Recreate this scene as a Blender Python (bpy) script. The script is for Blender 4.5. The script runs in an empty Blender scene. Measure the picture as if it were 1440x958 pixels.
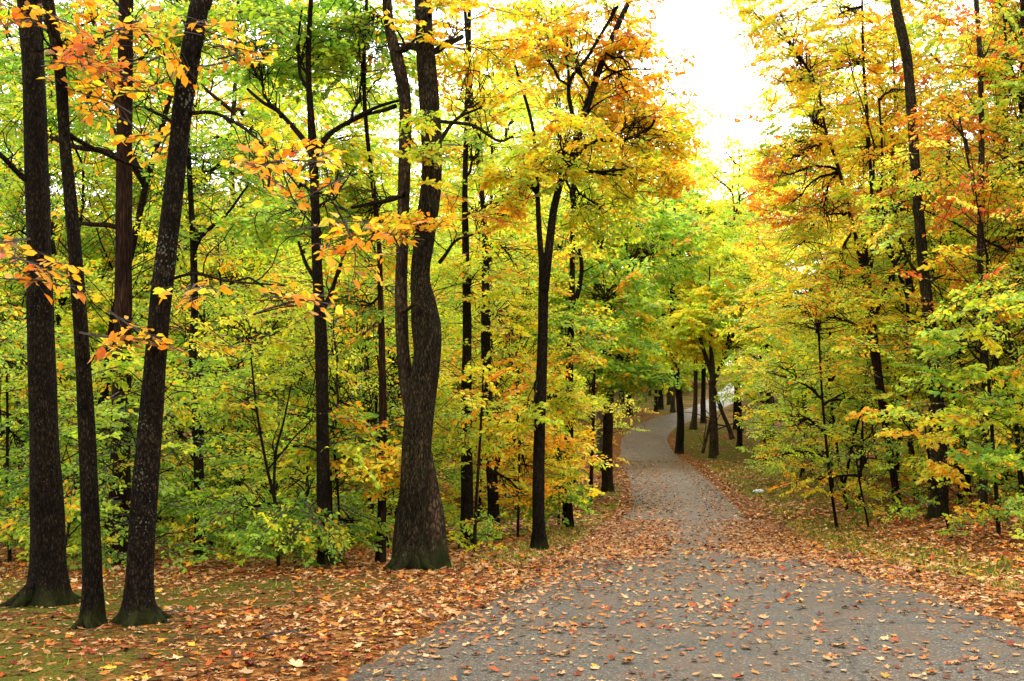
import bpy, math, random
import numpy as np
from mathutils import Vector, Matrix

random.seed(7)
RNG = np.random.default_rng(11)
C = bpy.context.scene.collection
PI = math.pi

# ------------------------------------------------------------------ camera
FPX = 1400.0                      # focal length in pixels of a 1440 px wide frame (35 mm lens)
CAMZ = 1.65
PITCH = math.atan(81 / 1400)
cam_d = bpy.data.cameras.new('camera')
cam_d.lens = 35.0; cam_d.sensor_width = 36.0; cam_d.clip_end = 3000; cam_d.clip_start = 0.05
cam = bpy.data.objects.new('camera', cam_d); C.objects.link(cam)
cam.location = (0, 0, CAMZ); cam.rotation_euler = (PI / 2 + PITCH, 0, 0)
bpy.context.scene.camera = cam

def P(px, py, Y):
    dx = (px - 720) / FPX; dy = (479 - py) / FPX
    y = math.cos(PITCH) - dy * math.sin(PITCH); z = math.sin(PITCH) + dy * math.cos(PITCH)
    return np.array([dx * Y / y, Y, CAMZ + z * Y / y])

def to_px(p):
    x, y, z = p[0], p[1], p[2] - CAMZ
    f = y * math.cos(PITCH) + z * math.sin(PITCH); u = -y * math.sin(PITCH) + z * math.cos(PITCH)
    f = max(f, 0.01)
    return 720 + FPX * x / f, 479 - FPX * u / f

# ------------------------------------------------------------------ terrain
_ky = [-40, 0, 4, 7, 10, 15, 20, 25, 35, 45, 55, 65, 72, 85, 100, 115, 130, 160, 200, 300, 500]
_kz = [0.2, 0, 0, -0.04, -0.27, -0.75, -1.22, -1.58, -2.0, -2.22, -2.25, -2.08, -1.7, -0.35, 0.9, 2.1, 3.6, 6.0, 7.6, 8.5, 9]
_yy = np.linspace(-60, 520, 2901)
_zz = np.interp(_yy, _ky, _kz)
_k = np.hanning(41); _k /= _k.sum()
_zz = np.convolve(np.pad(_zz, 20, mode='edge'), _k, mode='valid')
def zr(y): return np.interp(y, _yy, _zz)
def sstep(t):
    t = np.clip(t, 0, 1); return t * t * (3 - 2 * t)
# near road edges as functions of Y (valid up to the bend)
_ey = [-40, 2, 5.8, 7.5, 10.5, 12.4, 15.5, 18.5, 24, 34, 45, 56, 66, 75]
_el = [-3.4, -2.3, -1.25, -0.8, -0.15, 0.25, 0.75, 1.35, 2.3, 4.0, 5.25, 6.2, 7.0, 7.9]
_er = [5.0, 4.4, 4.0, 4.0, 4.25, 4.4, 4.65, 4.95, 5.9, 7.6, 9.1, 10.3, 10.9, 11.6]
def eL(y): return np.interp(y, _ey, _el)
def eR(y): return np.interp(y, _ey, _er)
def terrain(x, y):
    x = np.asarray(x, float); y = np.asarray(y, float)
    z = zr(y)
    near = 1 - sstep((y - 38) / 22)
    b = 0.75 * sstep((x - eR(y) - 0.9) / 5.5) + 0.9 * sstep((x - eR(y) - 6) / 18)
    z = z + b * near
    lf = -0.35 * sstep((eL(y) - 0.8 - x) / 3.5) * sstep((y - 16) / 9) * (1 - sstep((y - 60) / 15))
    z = z + lf
    off = np.maximum(sstep((eL(y) - x - 0.3) / 2.5), sstep((x - eR(y) - 0.3) / 2.5)) * (1 - sstep((y - 58) / 10))
    n = np.sin(x * 0.9 + 1.3 * np.sin(y * 0.6)) * np.cos(y * 0.8 + 0.5 * x) * 0.035 + np.sin(x * 2.3 + y * 1.7) * np.sin(y * 2.9 - x * 1.1) * 0.012
    return z + n * off
def gz(x, y): return float(terrain(x, y))
def hit(px, py, lo=3.0, hi=400.0):
    Y = lo; prev = None
    while Y < hi:
        p = P(px, py, Y); d = p[2] - gz(p[0], p[1])
        if d <= 0:
            if prev is None: return p
            a, b = Y - step, Y
            for _ in range(25):
                m = (a + b) / 2; q = P(px, py, m)
                if q[2] - gz(q[0], q[1]) > 0: a = m
                else: b = m
            q = P(px, py, b); q[2] = gz(q[0], q[1]); return q
        prev = d; step = 0.05 + Y * 0.01; Y += step
    q = P(px, py, hi); q[2] = gz(q[0], q[1]); return q

# ------------------------------------------------------------------ node helpers
def new_mat(name):
    m = bpy.data.materials.new(name); m.use_nodes = True
    nt = m.node_tree; nt.nodes.clear()
    out = nt.nodes.new('ShaderNodeOutputMaterial')
    return m, nt, out
def nd(nt, t, **kw):
    n = nt.nodes.new(t)
    for k, v in kw.items():
        if k in n.inputs: n.inputs[k].default_value = v
        else: setattr(n, k, v)
    return n
def ramp(nt, stops, interp='LINEAR'):
    r = nt.nodes.new('ShaderNodeValToRGB'); e = r.color_ramp.elements; r.color_ramp.interpolation = interp
    while len(e) > 1: e.remove(e[0])
    e[0].position = stops[0][0]; e[0].color = (*stops[0][1], 1)
    for p, c in stops[1:]:
        x = e.new(p); x.color = (*c, 1)
    return r
def mixc(nt, fac, a, b, blend='MIX'):
    m = nt.nodes.new('ShaderNodeMix'); m.data_type = 'RGBA'; m.blend_type = blend
    for s, v in ((0, fac), (6, a), (7, b)):
        if hasattr(v, 'links') or isinstance(v, bpy.types.NodeSocket): nt.links.new(v, m.inputs[s])
        elif s == 0: m.inputs[0].default_value = v
        else: m.inputs[s].default_value = (*v, 1)
    return m.outputs[2]
def math_n(nt, op, a, b=None, c=None, clamp=False):
    m = nt.nodes.new('ShaderNodeMath'); m.operation = op; m.use_clamp = clamp
    for i, v in enumerate((a, b, c)):
        if v is None: continue
        if isinstance(v, bpy.types.NodeSocket): nt.links.new(v, m.inputs[i])
        else: m.inputs[i].default_value = v
    return m.outputs[0]
def mapped(nt, src, scale, loc=(0, 0, 0)):
    m = nt.nodes.new('ShaderNodeMapping'); m.inputs['Scale'].default_value = scale; m.inputs['Location'].default_value = loc
    nt.links.new(src, m.inputs['Vector']); return m.outputs[0]

def leaf_material(name, transl=0.45, rough=0.42, spec=0.35, veins=False):
    m, nt, out = new_mat(name)
    at = nd(nt, 'ShaderNodeAttribute', attribute_name='col')
    geo = nt.nodes.new('ShaderNodeNewGeometry')
    nz = nd(nt, 'ShaderNodeTexNoise', Scale=34.0, Detail=2.0)
    nt.links.new(geo.outputs['Position'], nz.inputs['Vector'])
    r = ramp(nt, [(0.3, (0.84, 0.80, 0.75)), (0.7, (1.14, 1.14, 1.05))])
    nt.links.new(nz.outputs['Fac'], r.inputs[0])
    col = mixc(nt, 1.0, at.outputs['Color'], r.outputs[0], 'MULTIPLY')
    bs = nd(nt, 'ShaderNodeBsdfPrincipled', Roughness=rough)
    bs.inputs['Specular IOR Level'].default_value = spec
    nt.links.new(col, bs.inputs['Base Color'])
    if transl > 0:
        tr = nt.nodes.new('ShaderNodeBsdfTranslucent')
        tc = mixc(nt, 1.0, col, (1.15, 1.12, 0.8), 'MULTIPLY')
        nt.links.new(tc, tr.inputs['Color'])
        mx = nt.nodes.new('ShaderNodeMixShader'); mx.inputs[0].default_value = transl
        nt.links.new(bs.outputs[0], mx.inputs[1]); nt.links.new(tr.outputs[0], mx.inputs[2])
        nt.links.new(mx.outputs[0], out.inputs[0])
    else:
        nt.links.new(bs.outputs[0], out.inputs[0])
    return m

def bark_material(name, dark, light, moss=0.5, lichen=0.5, furrow=(13, 13, 2.4), mosstop=1.0, side=0.0, bump=0.9):
    m, nt, out = new_mat(name)
    tc = nt.nodes.new('ShaderNodeTexCoord'); ob = tc.outputs['Object']
    v = mapped(nt, ob, furrow)
    wn = nd(nt, 'ShaderNodeTexNoise', Scale=2.2, Detail=6.0, Roughness=0.62)
    nt.links.new(v, wn.inputs['Vector'])
    v2 = mapped(nt, ob, (furrow[0] * 3.2, furrow[1] * 3.2, furrow[2] * 3.0))
    fn = nd(nt, 'ShaderNodeTexNoise', Scale=4.0, Detail=4.0, Roughness=0.7); nt.links.new(mapped(nt, ob, (furrow[0] * 1.6, furrow[1] * 1.6, furrow[2] * 1.9)), fn.inputs['Vector'])
    vo = nd(nt, 'ShaderNodeTexVoronoi', Scale=2.0, feature='DISTANCE_TO_EDGE'); 
    dist = mixc(nt, 0.35, v2, wn.outputs['Color'])
    nt.links.new(dist, vo.inputs['Vector'])
    edge = ramp(nt, [(0.0, (0, 0, 0)), (0.22, (1, 1, 1))]); nt.links.new(vo.outputs['Distance'], edge.inputs[0])
    h = math_n(nt, 'ADD', math_n(nt, 'MULTIPLY', edge.outputs[0], 0.16), math_n(nt, 'ADD', math_n(nt, 'MULTIPLY', wn.outputs['Fac'], 0.42), math_n(nt, 'MULTIPLY', fn.outputs['Fac'], 0.62)))
    cr = ramp(nt, [(0.52, dark), (0.66, tuple((a + b) / 2 for a, b in zip(dark, light))), (0.80, tuple(min(1, 2.2 * q) for q in light))])
    nt.links.new(h, cr.inputs[0])
    big = nd(nt, 'ShaderNodeTexNoise', Scale=1.6, Detail=3.0); nt.links.new(ob, big.inputs['Vector'])
    br = ramp(nt, [(0.35, (0.7, 0.68, 0.66)), (0.7, (1.35, 1.28, 1.15))]); nt.links.new(big.outputs['Fac'], br.inputs[0])
    col = mixc(nt, 1.0, cr.outputs[0], br.outputs[0], 'MULTIPLY')
    # lichen flecks
    lv = nd(nt, 'ShaderNodeTexVoronoi', Scale=44.0); nt.links.new(mapped(nt, ob, (1, 1, 0.75)), lv.inputs['Vector'])
    ln = nd(nt, 'ShaderNodeTexNoise', Scale=3.0, Detail=2.0); nt.links.new(ob, ln.inputs['Vector'])
    lsz = math_n(nt, 'MULTIPLY', math_n(nt, 'SUBTRACT', ln.outputs['Fac'], 0.42), 0.9 * lichen, clamp=True)
    lm = math_n(nt, 'GREATER_THAN', math_n(nt, 'SUBTRACT', lsz, math_n(nt, 'MULTIPLY', lv.outputs['Distance'], 0.5)), 0.0)
    col = mixc(nt, math_n(nt, 'MULTIPLY', lm, 0.75), col, (0.10, 0.10, 0.075))
    # moss near the foot and on one side
    sep = nt.nodes.new('ShaderNodeSeparateXYZ'); nt.links.new(ob, sep.inputs[0])
    mn = nd(nt, 'ShaderNodeTexNoise', Scale=4.5, Detail=5.0, Roughness=0.7); nt.links.new(ob, mn.inputs['Vector'])
    hz = math_n(nt, 'SUBTRACT', 1.0, math_n(nt, 'DIVIDE', sep.outputs['Z'], mosstop))
    hz = math_n(nt, 'MAXIMUM', hz, side)
    mf = math_n(nt, 'MULTIPLY', math_n(nt, 'SUBTRACT', math_n(nt, 'ADD', hz, mn.outputs['Fac']), 1.02), 4.0 * moss, clamp=True)
    mcol = ramp(nt, [(0.3, (0.007, 0.008, 0.003)), (0.7, (0.03, 0.033, 0.008))]); nt.links.new(wn.outputs['Fac'], mcol.inputs[0])
    col = mixc(nt, mf, col, mcol.outputs[0])
    bs = nd(nt, 'ShaderNodeBsdfPrincipled', Roughness=0.95); bs.inputs['Specular IOR Level'].default_value = 0.06
    nt.links.new(col, bs.inputs['Base Color'])
    bp = nd(nt, 'ShaderNodeBump', Strength=bump, Distance=0.03); nt.links.new(h, bp.inputs['Height']); nt.links.new(bp.outputs[0], bs.inputs['Normal'])
    nt.links.new(bs.outputs[0], out.inputs[0])
    return m

M_LEAF = leaf_material('leaf_tissue', transl=0.6, rough=0.4, spec=0.4)
M_LITTER = leaf_material('dry_leaf_tissue', transl=0.0, rough=0.6, spec=0.1)
M_GRASS = leaf_material('grass_blade_tissue', transl=0.3, rough=0.5)
BARK = {
    'dark': bark_material('bark_dark', (0.0034, 0.0024, 0.0016), (0.019, 0.0135, 0.008), moss=0.6, lichen=0.4, mosstop=0.42, side=0.26, furrow=(13, 13, 4)),
    'flecked': bark_material('bark_lichen_flecked', (0.0038, 0.0028, 0.0019), (0.021, 0.0155, 0.0098), side=0.2, furrow=(10, 10, 4.5), moss=0.7, lichen=0.8, mosstop=0.36),
    'mossy': bark_material('bark_mossy', (0.0045, 0.0036, 0.0018), (0.040, 0.030, 0.0165), moss=0.55, lichen=0.3, mosstop=0.8, side=0.44, furrow=(13, 13, 2.6), bump=1.0),
    'smooth': bark_material('bark_brown_smooth', (0.0136, 0.0093, 0.0056), (0.0527, 0.0360, 0.0223), moss=0.6, lichen=0.3, furrow=(5, 5, 2.2), bump=0.6),
    'red': bark_material('bark_reddish', (0.0074, 0.0037, 0.0025), (0.0341, 0.0161, 0.0099), moss=0.2, lichen=0.2, furrow=(14, 14, 0.8)),
    'grey': bark_material('bark_grey', (0.0310, 0.0260, 0.0198), (0.1054, 0.0899, 0.0682), moss=0.3, lichen=0.5, furrow=(7, 7, 2)),
}
m, nt, out = new_mat('twig_bark')
bs = nd(nt, 'ShaderNodeBsdfPrincipled', Roughness=0.85)
gn = nd(nt, 'ShaderNodeTexNoise', Scale=25.0, Detail=3.0); geo = nt.nodes.new('ShaderNodeNewGeometry'); nt.links.new(geo.outputs['Position'], gn.inputs['Vector'])
cr = ramp(nt, [(0.3, (0.014, 0.010, 0.007)), (0.75, (0.06, 0.042, 0.028))]); nt.links.new(gn.outputs['Fac'], cr.inputs[0]); nt.links.new(cr.outputs[0], bs.inputs['Base Color'])
nt.links.new(bs.outputs[0], out.inputs[0]); M_TWIG = m

# ------------------------------------------------------------------ mesh building
class MB:
    """collects vertices, polygons of any size, a colour per polygon and a material index"""
    def __init__(s): s.v = []; s.f = []; s.c = []; s.m = []; s.n = 0
    def add(s, v, f, col=None, mi=0):
        v = np.asarray(v, np.float32).reshape(-1, 3); f = np.asarray(f, np.int64)
        s.v.append(v); s.f.append(f + s.n); s.n += len(v)
        k = len(f)
        s.c.append(np.ones((k, 3), np.float32) if col is None else np.broadcast_to(np.asarray(col, np.float32), (k, 3)))
        s.m.append(np.full(k, mi, np.int32))
    def mesh(s, name, mats, origin=(0, 0, 0), smooth=True, colour=True):
        me = bpy.data.meshes.new(name)
        if not s.v: return me
        v = np.concatenate(s.v) - np.asarray(origin, np.float32)
        me.vertices.add(len(v)); me.vertices.foreach_set('co', v.astype(np.float32).ravel())
        loops = np.concatenate([f.ravel() for f in s.f]); tot = np.concatenate([np.full(len(f), f.shape[1]) for f in s.f])
        me.loops.add(len(loops)); me.loops.foreach_set('vertex_index', loops.astype(np.int32))
        me.polygons.add(len(tot)); st = np.concatenate([[0], np.cumsum(tot)[:-1]])
        me.polygons.foreach_set('loop_start', st.astype(np.int32))
        me.polygons.foreach_set('material_index', np.concatenate(s.m))
        me.polygons.foreach_set('use_smooth', np.full(len(tot), smooth))
        if colour:
            a = me.attributes.new('col', 'FLOAT_COLOR', 'FACE')
            c = np.concatenate(s.c); a.data.foreach_set('color', np.concatenate([c, np.ones((len(c), 1), np.float32)], 1).astype(np.float32).ravel())
        for mt in mats: me.materials.append(mt)
        me.update(); 
        return me
    def obj(s, name, mats, origin=(0, 0, 0), parent=None, smooth=True, colour=True):
        o = bpy.data.objects.new(name, s.mesh(name, mats, origin, smooth, colour)); C.objects.link(o)
        if parent is not None: o.parent = parent
        else: o.location = origin
        return o

def spline(pts, n):
    """Catmull-Rom through rows of pts (any width), n samples"""
    pts = np.asarray(pts, float)
    if len(pts) == 2: 
        t = np.linspace(0, 1, n)[:, None]; return pts[0] * (1 - t) + pts[1] * t
    q = np.vstack([2 * pts[0] - pts[1], pts, 2 * pts[-1] - pts[-2]])
    seg = np.linalg.norm(np.diff(pts[:, :3], axis=0), axis=1); cs = np.concatenate([[0], np.cumsum(seg)])
    s = np.linspace(0, cs[-1], n); i = np.clip(np.searchsorted(cs, s, side='right') - 1, 0, len(seg) - 1)
    t = ((s - cs[i]) / np.maximum(seg[i], 1e-9))[:, None]
    p0, p1, p2, p3 = q[i], q[i + 1], q[i + 2], q[i + 3]
    return 0.5 * (2 * p1 + (p2 - p0) * t + (2 * p0 - 5 * p1 + 4 * p2 - p3) * t ** 2 + (3 * p1 - p0 - 3 * p2 + p3) * t ** 3)

def tube(mb, path, radii, sides=6, mi=0, shape=None, cap=True):
    path = np.asarray(path, float); n = len(path); radii = np.asarray(radii, float)
    T = np.gradient(path, axis=0); T /= np.linalg.norm(T, axis=1)[:, None] + 1e-9
    ref = np.array([0.0, 1.0, 0.0]) if abs(T[0][1]) < 0.9 else np.array([1.0, 0, 0])
    U = np.cross(T, ref); U /= np.linalg.norm(U, axis=1)[:, None] + 1e-9; W = np.cross(T, U)
    th = np.linspace(0, 2 * PI, sides, endpoint=False)
    R = radii[:, None] * (np.ones((n, sides)) if shape is None else shape)
    v = path[:, None] + R[..., None] * (np.cos(th)[None, :, None] * U[:, None] + np.sin(th)[None, :, None] * W[:, None])
    i = np.arange(n - 1)[:, None] * sides; j = np.arange(sides)[None]; j2 = (j + 1) % sides
    f = np.stack([i + j, i + j2, i + sides + j2, i + sides + j], -1).reshape(-1, 4)
    mb.add(v.reshape(-1, 3), f, mi=mi)

def trunk_tube(mb, path, radii, flare=0.6, fh=0.35, lobes=5, sides=28, seed=0, rough=0.05, knots=()):
    """a trunk with root flare, lumps and vertical ridges; path starts at the ground"""
    r = np.random.default_rng(seed); L = np.linalg.norm(np.diff(path, axis=0), axis=1); h = np.concatenate([[0], np.cumsum(L)])
    th = np.linspace(0, 2 * PI, sides, endpoint=False)[None]; hh = h[:, None]
    ph = r.uniform(0, 2 * PI, 8)
    lob = np.clip(0.32 + 0.95 * np.cos(lobes * th + ph[0] + 0.25 * np.sin(2 * th + ph[1])) + 0.25 * np.cos(2 * th + ph[2]), -.12, 2.0)
    shp = 1 + flare * np.exp(-np.maximum(hh, 0) / fh) * lob + 0.05 * flare * np.exp(-hh / (fh * 3.5)) * np.cos(3 * th + ph[3])
    rm = float(np.mean(radii)); 
    shp = shp + rough * (np.sin(th * 2 + hh * 1.7 + ph[4]) * np.sin(hh * 2.3 + ph[5]) + 0.6 * np.sin(th * 3 - hh * 3.1 + ph[6]) * np.cos(hh * 4.1 + th + ph[7]))
    if sides >= 40:
        rid = np.sin(th * 19 + 1.4 * np.sin(hh * 5 + ph[1]) + 2 * np.sin(th * 3)) * np.sin(th * 13 + 1.1 * np.sin(hh * 7 + ph[2])) + 0.5 * np.sin(th * 27 + hh * 9)
        shp = shp + 0.018 * rid * (0.6 + 0.8 * r.random((1, sides)))
    for kh, kt, ks, ka in knots:
        d = ((hh - kh) / ks) ** 2 + (np.angle(np.exp(1j * (th - kt))) * rm / ks) ** 2
        shp = shp + ka * np.exp(-d)
    tube(mb, path, radii, sides, shape=shp)

# ------------------------------------------------------------------ leaf sprays
G1, G2, G3 = (0.155, 0.33, 0.03), (0.27, 0.47, 0.04), (0.42, 0.61, 0.10)
YG1, YG2 = (0.54, 0.70, 0.05), (0.76, 0.78, 0.07)
Y1, Y2 = (0.95, 0.78, 0.04), (0.95, 0.87, 0.13)
O1, O2 = (0.95, 0.50, 0.03), (0.92, 0.34, 0.02)
R1, R2 = (0.72, 0.09, 0.03), (0.80, 0.18, 0.04)
B1 = (0.36, 0.16, 0.05)
PAL = {
    'green': [(G1, 3), (G2, 4), (G3, 2.4), (YG1, 1.3), (O1, .45), (Y1, .45)],
    'darkgreen': [(G1, 5), (G2, 3), (YG1, 0.6)],
    'greenyellow': [(G2, 3), (G3, 3), (YG1, 3.6), (YG2, 1.5), (Y1, 0.9), (O1, .9), (O2, .2)],
    'yellowgreen': [(G2, .7), (G3, 1.6), (YG1, 3.6), (YG2, 3.6), (Y1, 2.6), (O1, 1.1)],
    'greenorange': [(G1, 2), (G2, 3), (YG1, 3), (Y1, 1), (O1, 2.2), (O2, 0.8)],
    'yellow': [(YG2, 2.2), (Y1, 4), (Y2, 2), (O1, 1.9), (YG1, 1.6), (G3, .8), (O2, .4)],
    'goldorange': [(YG2, 1.0), (Y1, 3), (O1, 4.2), (Y2, .8), (O2, 1.8), (YG1, .8)],
    'orange': [(O1, 5), (O2, 3), (Y1, 2.2), (B1, 0.5), (YG2, 0.6)],
    'rust': [(O1, 3), (O2, 6), (B1, 2.5), (Y1, .8), (R2, 1.6)],
    'red': [(R1, 4), (R2, 4), (O2, 2), (O1, 0.7)],
    'yellowred': [(Y1, 3.2), (Y2, 1.5), (YG2, 1.2), (R2, 1.7), (O2, 1.6), (R1, 0.6)],
}
ALT = {'rust': 'orange', 'green': 'greenyellow', 'greenyellow': 'yellowgreen', 'yellowgreen': 'yellow', 'yellow': 'goldorange', 'goldorange': 'yellow', 'orange': 'goldorange', 'yellowred': 'greenyellow', 'greenorange': 'green'}
def pick(pal, n, rng):
    cs = np.array([c for c, w in PAL[pal]]); w = np.array([w for c, w in PAL[pal]], float); w /= w.sum()
    return cs[rng.choice(len(cs), n, p=w)]

def spray_proto(seed, nside=5):
    r = np.random.default_rng(seed); o = []; d = []; tw = []
    def add_leaves(a, b, n):
        for k in range(n):
            t = (k + 0.6 + r.uniform(-.2, .2)) / n; p = a + (b - a) * t; ax = (b - a) / (np.linalg.norm(b - a) + 1e-9)
            sd = 1 if k % 2 else -1; ang = sd * r.uniform(0.6, 1.25)
            dd = np.array([ax[0] * math.cos(ang) - ax[1] * math.sin(ang), ax[0] * math.sin(ang) + ax[1] * math.cos(ang), r.uniform(-.45, .12)])
            o.append(p + np.array([0, 0, r.uniform(-.02, .02)])); d.append(dd)
        o.append(b); d.append((b - a) / (np.linalg.norm(b - a) + 1e-9) + np.array([0, 0, -.2]))
    main = [np.array([t, 0.06 * math.sin(t * 4 + seed), -0.10 * t * t + 0.03 * math.sin(t * 5 + seed)]) for t in np.linspace(0, 1, 6)]
    tw.append((main, 0.011))
    add_leaves(main[4], main[5], 4); add_leaves(main[2], main[4], 4)
    for k in range(nside * 2):
        t = 0.14 + 0.76 * (k + r.uniform(-.2, .2)) / (nside * 2); t = max(t, .08); i = min(int(t * 5), 4); p = main[i] + (main[i + 1] - main[i]) * (t * 5 - i)
        sd = 1 if k % 2 else -1; a = sd * r.uniform(0.55, 1.05); L = (0.55 - 0.38 * t) * r.uniform(0.7, 1.15)
        e = p + L * np.array([math.cos(a), math.sin(a), r.uniform(-.22, .14)]); mid = (p + e) / 2 + np.array([0, 0, 0.02])
        tw.append(([p, mid, e], 0.005)); add_leaves(p, e, max(4, int(L * 14)))
    o = np.array(o); d = np.array(d); d /= np.linalg.norm(d, axis=1)[:, None]
    return o, d, tw
PROTO = [spray_proto(s, 5) for s in range(6)]
LEAFT = np.array([[0, 0, 0], [0.28, 0.25, 0.05], [0.68, 0.22, 0.02], [1.0, 0, -0.12], [0.68, -0.22, 0.02], [0.28, -0.25, 0.05]])

def leaf_cloud(mb, org, dirs, cols, L, rng, updown=0.75):
    """leaves at org pointing along dirs: six-sided blades folded along the midrib"""
    n = len(org); d = dirs + rng.normal(0, 0.22, (n, 3)); d /= np.linalg.norm(d, axis=1)[:, None]
    up = np.array([0, 0, 1.0]) + rng.normal(0, updown, (n, 3))
    s = np.cross(up, d); s /= np.linalg.norm(s, axis=1)[:, None] + 1e-9; nn = np.cross(d, s)
    sz = L * rng.uniform(0.5, 1.35, n); wd = rng.uniform(0.8, 1.25, n); fold = rng.uniform(-0.4, 2.6, n); droop = rng.uniform(-0.6, 2.4, n)
    T = LEAFT[None].repeat(n, 0).copy(); T[:, :, 1] *= wd[:, None]; T[:, [1, 2, 4, 5], 2] *= fold[:, None]; T[:, 3, 2] *= droop
    v = org[:, None] + sz[:, None, None] * (T[:, :, 0:1] * d[:, None] + T[:, :, 1:2] * s[:, None] + T[:, :, 2:3] * nn[:, None])
    b = (np.arange(n) * 6)[:, None]
    f = np.concatenate([b + np.array([[0, 3, 2, 1]]), b + np.array([[0, 5, 4, 3]])], 1).reshape(-1, 4)
    mb.add(v.reshape(-1, 3), f, np.repeat(cols, 2, axis=0), 0)

def add_sprays(mb, pos, yaw, pitch, scale, pal, L, rng, twigs=True, keep=1.0):
    """pos (n,3); pal a name or a list of names (one per spray)"""
    n = len(pos); which = rng.integers(0, len(PROTO), n)
    pals = [pal] * n if isinstance(pal, str) else list(pal)
    pals = [ALT.get(q, q) if rng.random() < .27 else q for q in pals]
    for k, (o, d, tw) in enumerate(PROTO):
        idx = np.nonzero(which == k)[0]
        if not len(idx): continue
        cy, sy = np.cos(yaw[idx]), np.sin(yaw[idx]); cp, sp = np.cos(pitch[idx]), np.sin(pitch[idx]); roll = rng.normal(0, 0.45, len(idx)); cr_, sr = np.cos(roll), np.sin(roll)
        z0 = np.zeros_like(cy)
        Rz = np.stack([np.stack([cy, -sy, z0], -1), np.stack([sy, cy, z0], -1), np.stack([z0, z0, z0 + 1], -1)], -2)
        Ry = np.stack([np.stack([cp, z0, -sp], -1), np.stack([z0, z0 + 1, z0], -1), np.stack([sp, z0, cp], -1)], -2)
        Rx = np.stack([np.stack([z0 + 1, z0, z0], -1), np.stack([z0, cr_, -sr], -1), np.stack([z0, sr, cr_], -1)], -2)
        M = Rz @ Ry @ Rx
        O = np.einsum('nij,mj->nmi', M, o) * scale[idx, None, None] + pos[idx, None]
        D = np.einsum('nij,mj->nmi', M, d)
        m_ = len(o); cols = np.empty((len(idx), m_, 3))
        for a, ii in enumerate(idx):
            base = pick(pals[ii], 1, rng)[0]; c = np.tile(base, (m_, 1)); re = rng.random(m_) < 0.45
            c[re] = pick(pals[ii], int(re.sum()), rng); cols[a] = c * rng.uniform(0.85, 1.1)
        cols = cols.reshape(-1, 3) * rng.uniform(0.78, 1.15, (len(idx) * m_, 1)) * (1 + rng.normal(0, 0.05, (len(idx) * m_, 3)))
        cols = np.clip(cols, 0.005, 0.95)
        O = O.reshape(-1, 3); D = D.reshape(-1, 3)
        if keep < 1:
            kk = rng.random(len(O)) < keep; O, D, cols = O[kk], D[kk], cols[kk]
        leaf_cloud(mb, O, D, cols, L, rng)
        if twigs:
            for pts, r0 in tw:
                pts = np.array(pts); W = np.einsum('nij,mj->nmi', M, pts) * scale[idx, None, None] + pos[idx, None]   # n, m, 3
                mm = len(pts); rad = np.linspace(r0, r0 * 0.25, mm)
                tri = np.array([[0, 0, 1], [0, .87, -.5], [0, -.87, -.5]])
                off = np.einsum('nij,mj->nmi', M, tri)       # n,3,3
                V = W[:, :, None] + rad[None, :, None, None] * off[:, None]      # n,m,3,3
                base = (np.arange(len(idx)) * mm * 3)[:, None, None, None]; i = (np.arange(mm - 1) * 3)[None, :, None, None]; j = np.arange(3)[None, None, :, None]; j2 = (j + 1) % 3
                F = np.concatenate([base + i + j, base + i + j2, base + i + 3 + j2, base + i + 3 + j], -1).reshape(-1, 4)
                mb.add(V.reshape(-1, 3), F, (0.03, 0.02, 0.015), 1)

def branch_path(a, b, rng, sag=0.0, wob=0.12, n=7):
    a = np.asarray(a, float); b = np.asarray(b, float); L = np.linalg.norm(b - a); t = np.linspace(0, 1, n)[:, None]
    p = a + (b - a) * t
    w = np.cumsum(rng.normal(0, 1, (n, 3)), 0); w -= w[0]; w -= w[-1] * t
    p = p + w * wob * L / n + np.array([0, 0, 1.0]) * (np.sin(t * PI) * sag * L)
    return p

# ------------------------------------------------------------------ things
CLIP = True
def set_tags(o, label=None, cat=None, group=None, kind=None):
    if label: o['label'] = label
    if cat: o['category'] = cat
    if group: o['group'] = group
    if kind: o['kind'] = kind
    return o
def empty(name, loc, label=None, cat=None, group=None):
    o = bpy.data.objects.new(name, None); C.objects.link(o); o.location = loc; o.empty_display_size = 0.3
    return set_tags(o, label, cat, group)

def gap(p):
    """the open wedge of sky above the lane where no branch reaches"""
    u = p[:, 0] / np.maximum(p[:, 1], .1); e = (p[:, 2] - CAMZ) / np.maximum(p[:, 1], .1)
    lo = np.interp(e, [.20, .264, .33, .40, .60], [.245, .228, .170, .135, .10]); hi = np.interp(e, [.20, .264, .33, .37, .45, .60], [.246, .262, .262, .235, .225, .22])
    return (e > .21) & (u > lo) & (u < hi) & (p[:, 1] > 3)
def fill_blob(center, rad, n, rng, shell=0.35):
    d = rng.normal(0, 1, (n, 3)); d /= np.linalg.norm(d, axis=1)[:, None]
    r = rng.uniform(shell, 1, n) ** 0.6
    return center + d * r[:, None] * np.asarray(rad)

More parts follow.
